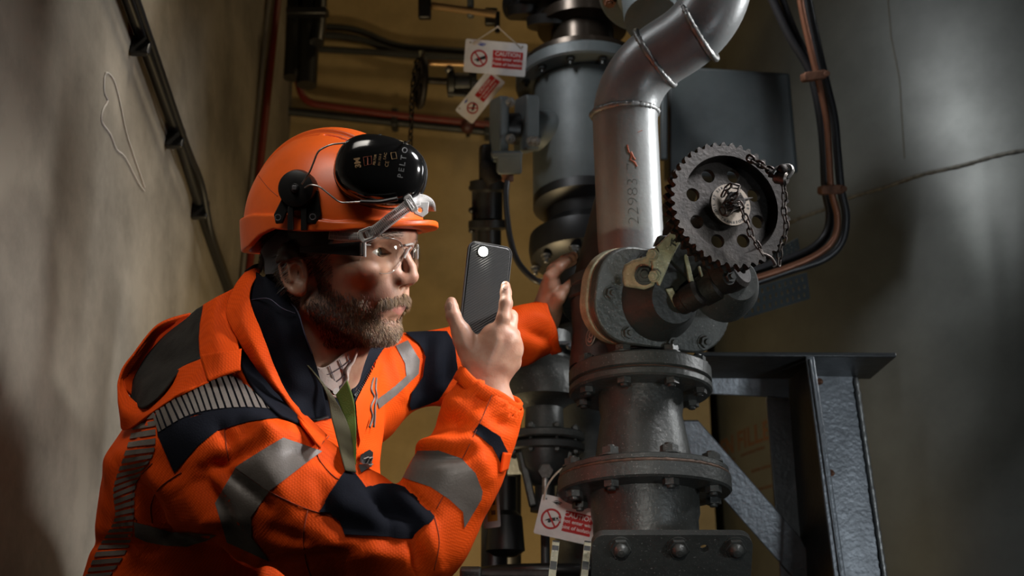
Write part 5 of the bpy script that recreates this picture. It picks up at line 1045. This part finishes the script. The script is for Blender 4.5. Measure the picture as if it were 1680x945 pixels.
MB().tube(crom([W(404, 446, 1.60), W(418, 437, 1.58), W(434, 434, 1.585)], 5), .0025, 8).build('edge_trim', M_navy, jacket)
for a, b_ in ((500, 600), (530, 640), (560, 720), (578, 760), (575, 660), (583, 740)):
    h = J_bvh.ray_cast(CAM, (W(a, b_, 1)-CAM).normalized())[0]; print('DEPTH', a, b_, round((h-CAM).dot(FW), 3) if h else None)
cloth('strap', [[(551, 648, 1.53), (562, 676, 1.52), (575, 712, 1.50), (582, 760, 1.48)], [(570, 624, 1.53), (581, 660, 1.52), (584, 700, 1.505), (584, 762, 1.48)]], M_green, lan, thick=.0012, wob=0, gap=.012, both=True)
cloth('strap', [[(490, 584, 1.53), (531, 636, 1.52), (545, 690, 1.50), (566, 772, 1.47)], [(500, 592, 1.53), (549, 654, 1.52), (574, 707, 1.50), (584, 775, 1.47)]], M_olive, lan, thick=.0012, wob=0, gap=.018, both=True)
for c_, ax_, r_ in ((W(803, 637, 1.445), RT*.52+UP*.85, .0415), (W(904, 536, 1.985), RT*.96+UP*.28, .0425)):
    Mh = frame(c_, ax_); pr = [(r_-.004, .004), (r_-.001, .0055), (r_+.002, .004), (r_+.0028, -.003), (r_+.0022, -.012), (r_-.001, -.0125), (r_-.004, -.011)]
    b_ = MB(); n_ = 72; v_ = []
    for i in range(n_):
        a = 2*PI*i/n_; wv = 1+.014*math.sin(3*a+1)+.01*math.sin(7*a)
        for r2, z_ in pr: v_.append(Mh @ V3((r2*wv*math.cos(a), r2*wv*math.sin(a), z_+.0015*math.sin(4*a))))
    k_ = len(pr); b_.add(v_, [(i*k_+j, ((i+1) % n_)*k_+j, ((i+1) % n_)*k_+(j+1) % k_, i*k_+(j+1) % k_) for i in range(n_) for j in range(k_)]); b_.build('cuff_hem', M_orange, jacket, sharp=180)
# cuffs: hem ridge and the small flap
cloth('cuff_flap', [[(826, 742, 1.40), (838, 744, 1.405)], [(822, 775, 1.405), (832, 770, 1.41)]], M_orangeP, wob=0)
# ------------------------------------------------------------------ trousers and boots
def sdf_tr(p):
    d = s_cap(p, pel+np.array((0, 0, .05), dtype=np.float32), pel-np.array((0, 0, .06), dtype=np.float32), .155, .14)
    for k_, a_ in ((kn1, an1), (kn2, an2)):
        h_ = pel+np.array((0, -.09 if k_ is kn1 else .09, -.02), dtype=np.float32); d = smin(d, s_cap(p, h_, k_, .105, .082), .04); d = smin(d, s_cap(p, k_, a_, .08, .068), .02)
    return d
P, Fq = surfnet(sdf_tr, (-.66, 1.25, .0), (.1, 2.1, 1.15), .010, B=4); P, Fq = wrinkle(P, Fq); mk('trousers', P, Fq, M_navy, person, sharp=180)
for a_ in (an1, an2):
    def sdf_b(p, a_=a_):
        d = s_cap(p, a_+fl_(0, 0, .1), a_+fl_(0, 0, -.03), .055, .05); d = smin(d, s_cap(p, a_+fl_(.0, 0, -.035), a_+fl_(.16, 0, -.045), .05, .042), .03); return smax(d, -p[:, 2], .003)
    P, Fq = surfnet(sdf_b, a_-.1, a_+fl_(.26, .12, .2), .006, B=4); mk('boot', P, Fq, M_black, person, sharp=180)
# nails
for (a, b_, rx, ry) in ((829.5, 470.5, 3.4, 5), (738, 502, 3.2, 5.6)):
    w_, n = onto(a, b_, rh_bvh, -.0002, 1.44); MB().lathe(frame(w_, n, RT) @ Matrix.Diagonal((rx*.001, ry*.001, .001, 1)), [(1, -.4), (.92, .35), (.6, .75), (0, .9)], 18, False).build('fingernail', mat('nail', (.40, .23, .17), .35), person)
# ================================================================== hard hat
HC = W(547, 372, 1.60); ta = R(3); X_ = (Hx*math.cos(ta)+Hz*math.sin(ta)); Z_ = (-Hx*math.sin(ta)+Hz*math.cos(ta))
KM = Matrix(((X_.x, Hy.x, Z_.x, HC.x), (X_.y, Hy.y, Z_.y, HC.y), (X_.z, Hy.z, Z_.z, HC.z), (0, 0, 0, 1))) @ Matrix.Scale(.001, 4)
def sdf_hat(p):
    x, y, z = p[:, 0], p[:, 1], p[:, 2]; ay_ = np.abs(y)
    d = s_ell(p, (0, 0, 0), (122, 103, 125)); cr = smax(s_ell(p, (0, 0, 0), (126.5, 108, 130)), ay_-26+np.clip(z-60, 0, 60)*-.05, 3); cr = smax(cr, 25-z, 3); d = smin(d, cr, 1.5)
    skirt = smax(s_ell(p, (0, 0, 0), (127, 107.5, 300)), z-np.interp(x, [-130, -60, 0, 60, 120], [14, 16, 10, -2, -4]), 2.5); d = smin(d, skirt, 1.5)
    pk = np.hypot(x/147, y/(98))-1; pk = pk*100; pk = smax(pk, np.abs(z+6+.0009*y*y)-4.0, 2); pk = smax(pk, 70-x, 8); d = smin(d, pk, 8)
    slot = np.abs(ay_-36)-1.8; slot = np.maximum(slot, 60-z); slot = np.maximum(slot, np.abs((x+10) % 44-22)*-1+4); d = smax(d, -np.maximum(slot, -(s_ell(p, (0, 0, 0), (119, 100, 122)))), 1)
    d = smax(d, -s_ell(p, (0, 0, -6), (118, 99, 124)), .8)
    bot = np.interp(x, [-130, -95, -70, -45, -20, 20, 60, 90, 120, 160], [-28, -28, -24, -12, -6, -12, -14, -12, -12, -12]); return smax(d, bot-z, 1.5)
P, Fq = surfnet(sdf_hat, (-134, -114, -40), (164, 114, 138), 1.5); Pw = (np.array(KM)[:3, :3]@P.T).T+np.array(KM)[:3, 3]
hat = thing('hard_hat', 'orange hard hat with a stowed black ear defender on its side', 'hard hat', HC)
mk('shell', Pw, Fq, M_shell, hat, sharp=60); hat_bvh = BVHTree.FromPolygons([V3(v) for v in Pw], Fq.tolist())
seam([(424, 288), (440, 308), (456, 322)], .0006, mat('shell_groove', (.35, .05, .01), .5), hat_bvh, hat, 0, 1.5, 'groove')
# suspension harness, sweat band
def flatpoly(name, pts, d, m, parent, th=.0025, bev=.0008): return quadbox(pts, d, th, name, m, parent, bev)
flatpoly('harness_strap', [(436, 400), (462, 378), (520, 374), (560, 380), (520, 384), (486, 392), (470, 404), (462, 420), (459, 432), (449, 450), (435, 451), (434, 428), (428, 412)], [1.545, 1.54, 1.525, 1.52, 1.52, 1.53, 1.535, 1.54, 1.54, 1.545, 1.55, 1.55, 1.55], M_harness, hat)
# ear defender cup: superellipsoid
CU = camframe(624, 280, 1.487, (.06, .10, 1), (.975, -.22, 0)); v = []; f = []; nu, nv = 64, 28
def cupP(a, t_):
    sg = lambda x, e: math.copysign(abs(x)**e, x); rr = math.cos(t_)**.62; return CU @ V3((.0565*sg(math.cos(a), .86)*rr, .0435*sg(math.sin(a), .86)*rr, .033*math.sin(t_)**.8-.004))
for i in range(nv+1):
    t_ = (PI/2)*i/nv
    for j in range(nu): v.append(cupP(2*PI*j/nu, min(t_, PI/2-.001)))
for i in range(nv):
    for j in range(nu): f.append((i*nu+j, i*nu+(j+1) % nu, (i+1)*nu+(j+1) % nu, (i+1)*nu+j))
cup = mk('ear_cup', v, f, M_gloss, hat, sharp=180); cup_bvh = BVHTree.FromPolygons([V3(q_) for q_ in v], f)
MB().prism(CU @ at(0, 0, -.022), [(.0575*math.copysign(abs(math.cos(a))**.86, math.cos(a)), .0445*math.copysign(abs(math.sin(a))**.86, math.sin(a))) for a in np.linspace(0, 2*PI, 64, endpoint=False)], .019).build('ear_cushion', M_black, cup, bevel=.004)
M_gold = mat('gold_print', (.36, .22, .10), .5); M_emb = mat('embossed_black', (.16, .16, .16), .2, coat=.6)
def cuptext(s_, px, py, sz, ang, m, off=.0003, nm='lettering', bold=0.0):
    a = R(ang); Mt = camframe(px, py, 1.44, (0, 0, 1), (math.cos(a), math.sin(a), 0)); q_ = text_mb(s_, sz, Mt, .00001, bold=bold); o_ = MB(); v_ = []
    for p in q_.v:
        u_ = (V3(p)-CAM).normalized(); h, n, i, L = cup_bvh.ray_cast(CAM, u_); h = h or V3(p); v_.append(h-u_*off)
    o_.add(v_, q_.f); return o_.build(nm, m, cup)
cuptext('3M', 587, 267, .0095, 98, M_gold, bold=.0004); cuptext('P E L T O R', 662, 261, .0092, 80, M_emb, bold=.0002); cuptext('CE', 635, 269, .006, 80, M_gold); cuptext('EN 352-3', 623, 262, .0036, 82, M_gold); cuptext('PELTOR', 615, 262, .0036, 82, M_gold, bold=.0001); cuptext('EAC', 632, 256, .0045, 80, M_gold)
for (a, b_) in ((603, 264),):
    P_ = [onto(a+dx, b_+dy, cup_bvh, .0004)[0] for dx, dy in ((-7, -6), (6, -8), (7, 5), (-5, 8))]; MB().tube(P_+[P_[0]], .0003, 5).build('print_frame', mat('red_print', (.22, .05, .02), .5), cup); P2 = [onto(a, b_-6, cup_bvh, .0004)[0], onto(a, b_+6, cup_bvh, .0004)[0]]; MB().tube(P2, .0006, 5).build('print_mark', MATS['red_print'], cup)
    P_ = [onto(646+dx, 256+dy, cup_bvh, .0004)[0] for dx, dy in ((-5, -5), (3, -6), (5, 4), (-3, 5))]; MB().tube(P_+[P_[0]], .0004, 5).build('print_frame', M_gold, cup)
# wire arms, sleeves, mount
def wr(pts, r, m, nm): return MB().tube(roundpath([W(*p) for p in pts], .006, 5), r, 10).build(nm, m, hat)
wr([(495, 302, 1.475), (508, 283, 1.47), (522, 247, 1.47), (542, 237, 1.47), (572, 234, 1.475)], .0011, M_steel, 'wire_arm'); wr([(500, 308, 1.475), (508, 303, 1.47), (523, 305, 1.468), (558, 333, 1.465), (596, 331, 1.46)], .0011, M_steel, 'wire_arm')
wr([(568, 234.5, 1.475), (596, 229, 1.475), (626, 223, 1.48)], .0027, M_black, 'arm_sleeve'); wr([(592, 331, 1.462), (622, 332, 1.455), (652, 326, 1.455)], .0027, M_black, 'arm_sleeve')
MB().lathe(camframe(488, 310, 1.492, (-.12, 0, 1)), [(.022, -.02), (.024, 0), (.022, .008), (.014, .011), (.006, .011), (.005, .013), (0, .013)], 36).build('mount', M_black, hat)
mt = bpy.data.objects[[o.name for o in hat.children if o.name.startswith('mount')][0]]
quadbox([(470, 305), (522, 312), (527, 352), (518, 368), (504, 366), (500, 345), (486, 345), (470, 348), (463, 366), (452, 367), (449, 352), (460, 330)], 1.490, .008, 'mount_plate', M_black, mt, .001)
for a in (472, 494): quadbox([(a, 338), (a+9, 338), (a+9, 378), (a-1, 378)], 1.486, .006, 'mount_prong', M_black, mt, .001)
for a, b_ in ((456, 357), (513, 356)): MB().tube(ring(camframe(a, b_, 1.485, (0, 0, 1)), .0035, 16), .0008, 6, closed=True).build('eyelet', M_harness, mt)
MB().box(camframe(483, 308, 1.476, (0, 0, 1)), .006, .006, .002).build('stud', M_harness, mt, bevel=.001)
# ================================================================== clear strap over the peak
st = thing('goggle_strap', 'clear ribbed elastic strap with buckle drawn up over the hat peak', 'strap', W(620, 370, 1.47))
def ribbon(cl, wpx, name, m, parent, th=.0016, n=6):
    C_ = crom([W(a, b_, d) for a, b_, d in cl], n); v = []; k = len(C_)
    for i, p in enumerate(C_):
        t_ = (C_[min(i+1, k-1)]-C_[max(0, i-1)]).normalized(); s_ = t_.cross(FW).normalized()*(wpx*.5*1.5/F); v += [p-s_, p-s_*.4-FW*.0008, p+s_*.4-FW*.0008, p+s_]
    f = [(i*4+j, i*4+j+1, i*4+4+j+1, i*4+4+j) for i in range(k-1) for j in range(3)]; return mk(name, v, f, m, parent, sharp=180, solid=th), C_
s1 = [(606, 384, 1.470), (620, 376, 1.464), (640, 360, 1.462), (660, 345, 1.466), (676, 333, 1.474), (690, 328, 1.488), (703, 334, 1.51), (706, 346, 1.53)]
for cl, wp in ((s1, 19), ([(540, 386, 1.512), (565, 388, 1.50), (592, 388, 1.488)], 13)):
    o_, C_ = ribbon(cl, wp, 'strap', M_clear, st)
    rb = MB(); acc = 0; last = None
    cc = [p for p in crom([tuple(q_) for q_ in C_], 4)]; step = .0021; acc = 0
    for i in range(1, len(cc)):
        acc += (cc[i]-cc[i-1]).length
        if acc > step:
            acc = 0; t_ = (cc[i]-cc[i-1]).normalized(); s_ = t_.cross(FW).normalized(); w_ = wp*.5*1.5/F
            for lo_, hi_ in ((-.82, -.12), (.12, .82)): rb.tube([cc[i]+s_*w_*lo_-FW*.0018, cc[i]+s_*w_*hi_-FW*.0018], .00045, 4)
    o2 = rb.build('strap_ribs', M_harness, o_); o2['kind'] = 'stuff'
MB().plate(camframe(603, 385, 1.472, (0, 0, 1), (.93, .36, 0)), rrect(.020, .0165, .004), [rrect(.010, .0085, .002)], .006).build('buckle', M_clear, st, bevel=.0012)
MB().box(camframe(603, 385, 1.474, (0, 0, 1), (.93, .36, 0)), .004, .013, .006).build('buckle_bar', M_clear, st, bevel=.001)
MB().plate(camframe(674, 334, 1.470, (.1, 0, 1), (.87, .49, 0)), rrect(.010, .022, .003), [rrect(.004, .014, .001)], .004).build('slider', M_clear, st, bevel=.001)
MB().plate(camframe(690, 344, 1.487, (.3, .1, 1)), [(-.014, .008), (.010, .010), (.009, -.004), (.002, -.010), (-.008, -.006)], [circ(-.001, -.001, .0028, 10)], .003).build('end_lug', M_clear, st, bevel=.001)
# ================================================================== safety glasses
gl_ = thing('safety_glasses', 'clear wraparound safety glasses on the man in the hard hat', 'glasses', HM @ V3((100, 0, 20)))
M_temple = mat('smoky_temple', (.014, .014, .014), .5); M_edge = mat('lens_edge', (.5, .48, .45), .2, alpha=.45)
hm = lambda x, y, z: HM @ V3((x, y, z))
def lensP(s_, u_, v_):     # u 0 (temple) .. 1 (nose), v -1..1
    y = 62-50*u_; z0 = 23; x = 84+32*math.sin(u_*PI/2)**.9-4*v_*v_*(1 if v_ < 0 else .6)*1.5+ (6*u_*(1-u_)*2)
    up = 17*(1-(abs(2*u_-1))**2.6*.45)*min(1, .62+u_); dn = -27*(math.sin(PI*min(1, .16+u_*.74)))**.75
    return hm(x, s_*y, z0+(up*v_ if v_ > 0 else -dn*v_))
for s_ in (1, -1):
    v = []; f = []; nu, nv = 26, 18
    for i in range(nu+1):
        for j in range(nv+1): v.append(lensP(s_, i/nu, -1+2*j/nv))
    for i in range(nu):
        for j in range(nv): f.append((i*(nv+1)+j, (i+1)*(nv+1)+j, (i+1)*(nv+1)+j+1, i*(nv+1)+j+1))
    ln_ = mk('lens', v, f, M_lens, gl_, sharp=180, solid=.0016)
    rim = [lensP(s_, i/nu, 1) for i in range(nu+1)]+[lensP(s_, 1, 1-2*j/nv) for j in range(1, nv+1)]+[lensP(s_, 1-i/nu, -1) for i in range(1, nu+1)]+[lensP(s_, 0, -1+2*j/nv) for j in range(1, nv)]
    MB().tube(rim, .0005, 6, closed=True).build('lens_edge', M_edge, ln_)
    a, b_ = hm(88, s_*64, 27), hm(8, s_*84, 26); v = []
    tp = []
    for k in range(13): t_ = k/12; c_ = a.lerp(b_, t_)+Hy*s_*.004*math.sin(PI*t_); h_ = (.0085-.0055*t_); w_ = .0012; tp += [c_-Hz*h_*1.15, c_+Hz*h_, c_+Hz*h_+Hy*s_*w_, c_-Hz*h_*1.15+Hy*s_*w_]
    f = [(k*4+j, k*4+(j+1) % 4, k*4+4+(j+1) % 4, k*4+4+j) for k in range(12) for j in range(4)]+[(3, 2, 1, 0), (48, 49, 50, 51)]; mk('temple', tp, f, M_temple, gl_, bevel=.0004)
    for dx in (0, -5): MB().box(Matrix.Translation(hm(91+dx, s_*65.5, 26)) @ (HM.to_3x3()*1000).to_4x4(), .0028, .0035, .020-.004*(dx < 0)).build('hinge', M_clear, gl_, bevel=.0008)
    MB().tube([hm(92, s_*65, 31), hm(96, s_*60, 31)], .0009, 6).build('hinge_pin', M_clear, gl_)
MB().tube(crom([hm(116, 10, 32), hm(120, 0, 34), hm(116, -10, 32)], 6), .0016, 8).build('bridge', M_clear, gl_); MB().tube(crom([hm(114, 9, 16), hm(117, 4, 26), hm(119, 0, 30)], 6), .0012, 8).build('nose_pad', M_clear, gl_)
q2 = text_mb('bollé', .0075, frame(hm(62, 74.2+2.2, 26), (Hy+Hx*.24), Hx*1-Hy*.24), .0001, bold=.0002); q2.build('lettering', M_black, gl_)
# ================================================================== phone
PM_ = camframe(797, 484, 1.486, (.42, .10, 1), (1, .16, -.38)); PWd, PHt, PTh = .0565, .138, .0085
ph = thing('phone', 'black smartphone in a ribbed case held upright, its torch lit', 'phone', PM_.translation)
PM_ = PM_ @ Matrix.Rotation(R(-17), 4, 'Z') @ at(0, -.006, 0)
MB().prism(PM_ @ at(0, 0, -PTh), rrect(PWd, PHt, .009, 8), PTh).build('body', M_black, ph, bevel=.0022)
MB().tube([PM_ @ V3((p[0], p[1], -.001)) for p in rrect(PWd+.0002, PHt+.0002, .009, 8)], .0009, 8, closed=True).build('case_edge', mat('case_edge', (.07, .07, .07), .3, .3), ph)
rb = MB()
for k in range(-24, 44):
    c_ = k*.0034; pts = []
    # diagonal ribs clipped to the back rectangle
    w2, h2 = PWd/2-.0025, PHt/2-.003; x0 = -w2; y0 = c_-.02; x1 = w2; y1 = y0+2*w2*.75
    if y1 < -h2 or y0 > h2: continue
    t0 = max(0, (-h2-y0)/(y1-y0)); t1 = min(1, (h2-y0)/(y1-y0)); 
    if t1-t0 < .05: continue
    rb.tube([PM_ @ V3((x0+(x1-x0)*t0, y0+(y1-y0)*t0, .0001)), PM_ @ V3((x0+(x1-x0)*t1, y0+(y1-y0)*t1, .0001))], .00055, 5)
o_ = rb.build('case_ribs', mat('case_rib', (.035, .035, .035), .4), ph); o_['kind'] = 'stuff'
LP = PM_ @ V3((-.004, PHt/2-.014, 0)); LP = onto(792, 413, BVHTree.FromPolygons([PM_ @ V3(p) for p in ((-.05, -.1, 0), (.05, -.1, 0), (.05, .1, 0), (-.05, .1, 0))], [(0, 1, 2, 3)]), 0, 1.47)[0]
pn = (PM_.to_3x3() @ V3((0, 0, 1))).normalized()
MB().cyl(frame(LP, pn), .0072, .0012, 28).build('camera_ring', M_gloss, ph); MB().cyl(frame(LP+pn*.0014, pn), .0058, .0012, 24).build('torch', mat('torch_light', (1, 1, 1), .3, emit=((1, .97, .85), 60)), ph)
l = bpy.data.lights.new('torch_lamp', 'SPOT'); l.energy = 1.0; l.color = (1, .97, .86); l.spot_size = R(165); l.spot_blend = .5; l.shadow_soft_size = .004
lo_ = bpy.data.objects.new('torch_lamp', l); COL.objects.link(lo_); lo_.location = LP+pn*.004; lo_.rotation_euler = (-pn).to_track_quat('Z', 'Y').to_euler(); lo_.rotation_euler = pn.to_track_quat('-Z', 'Y').to_euler(); lo_['kind'] = 'helper'
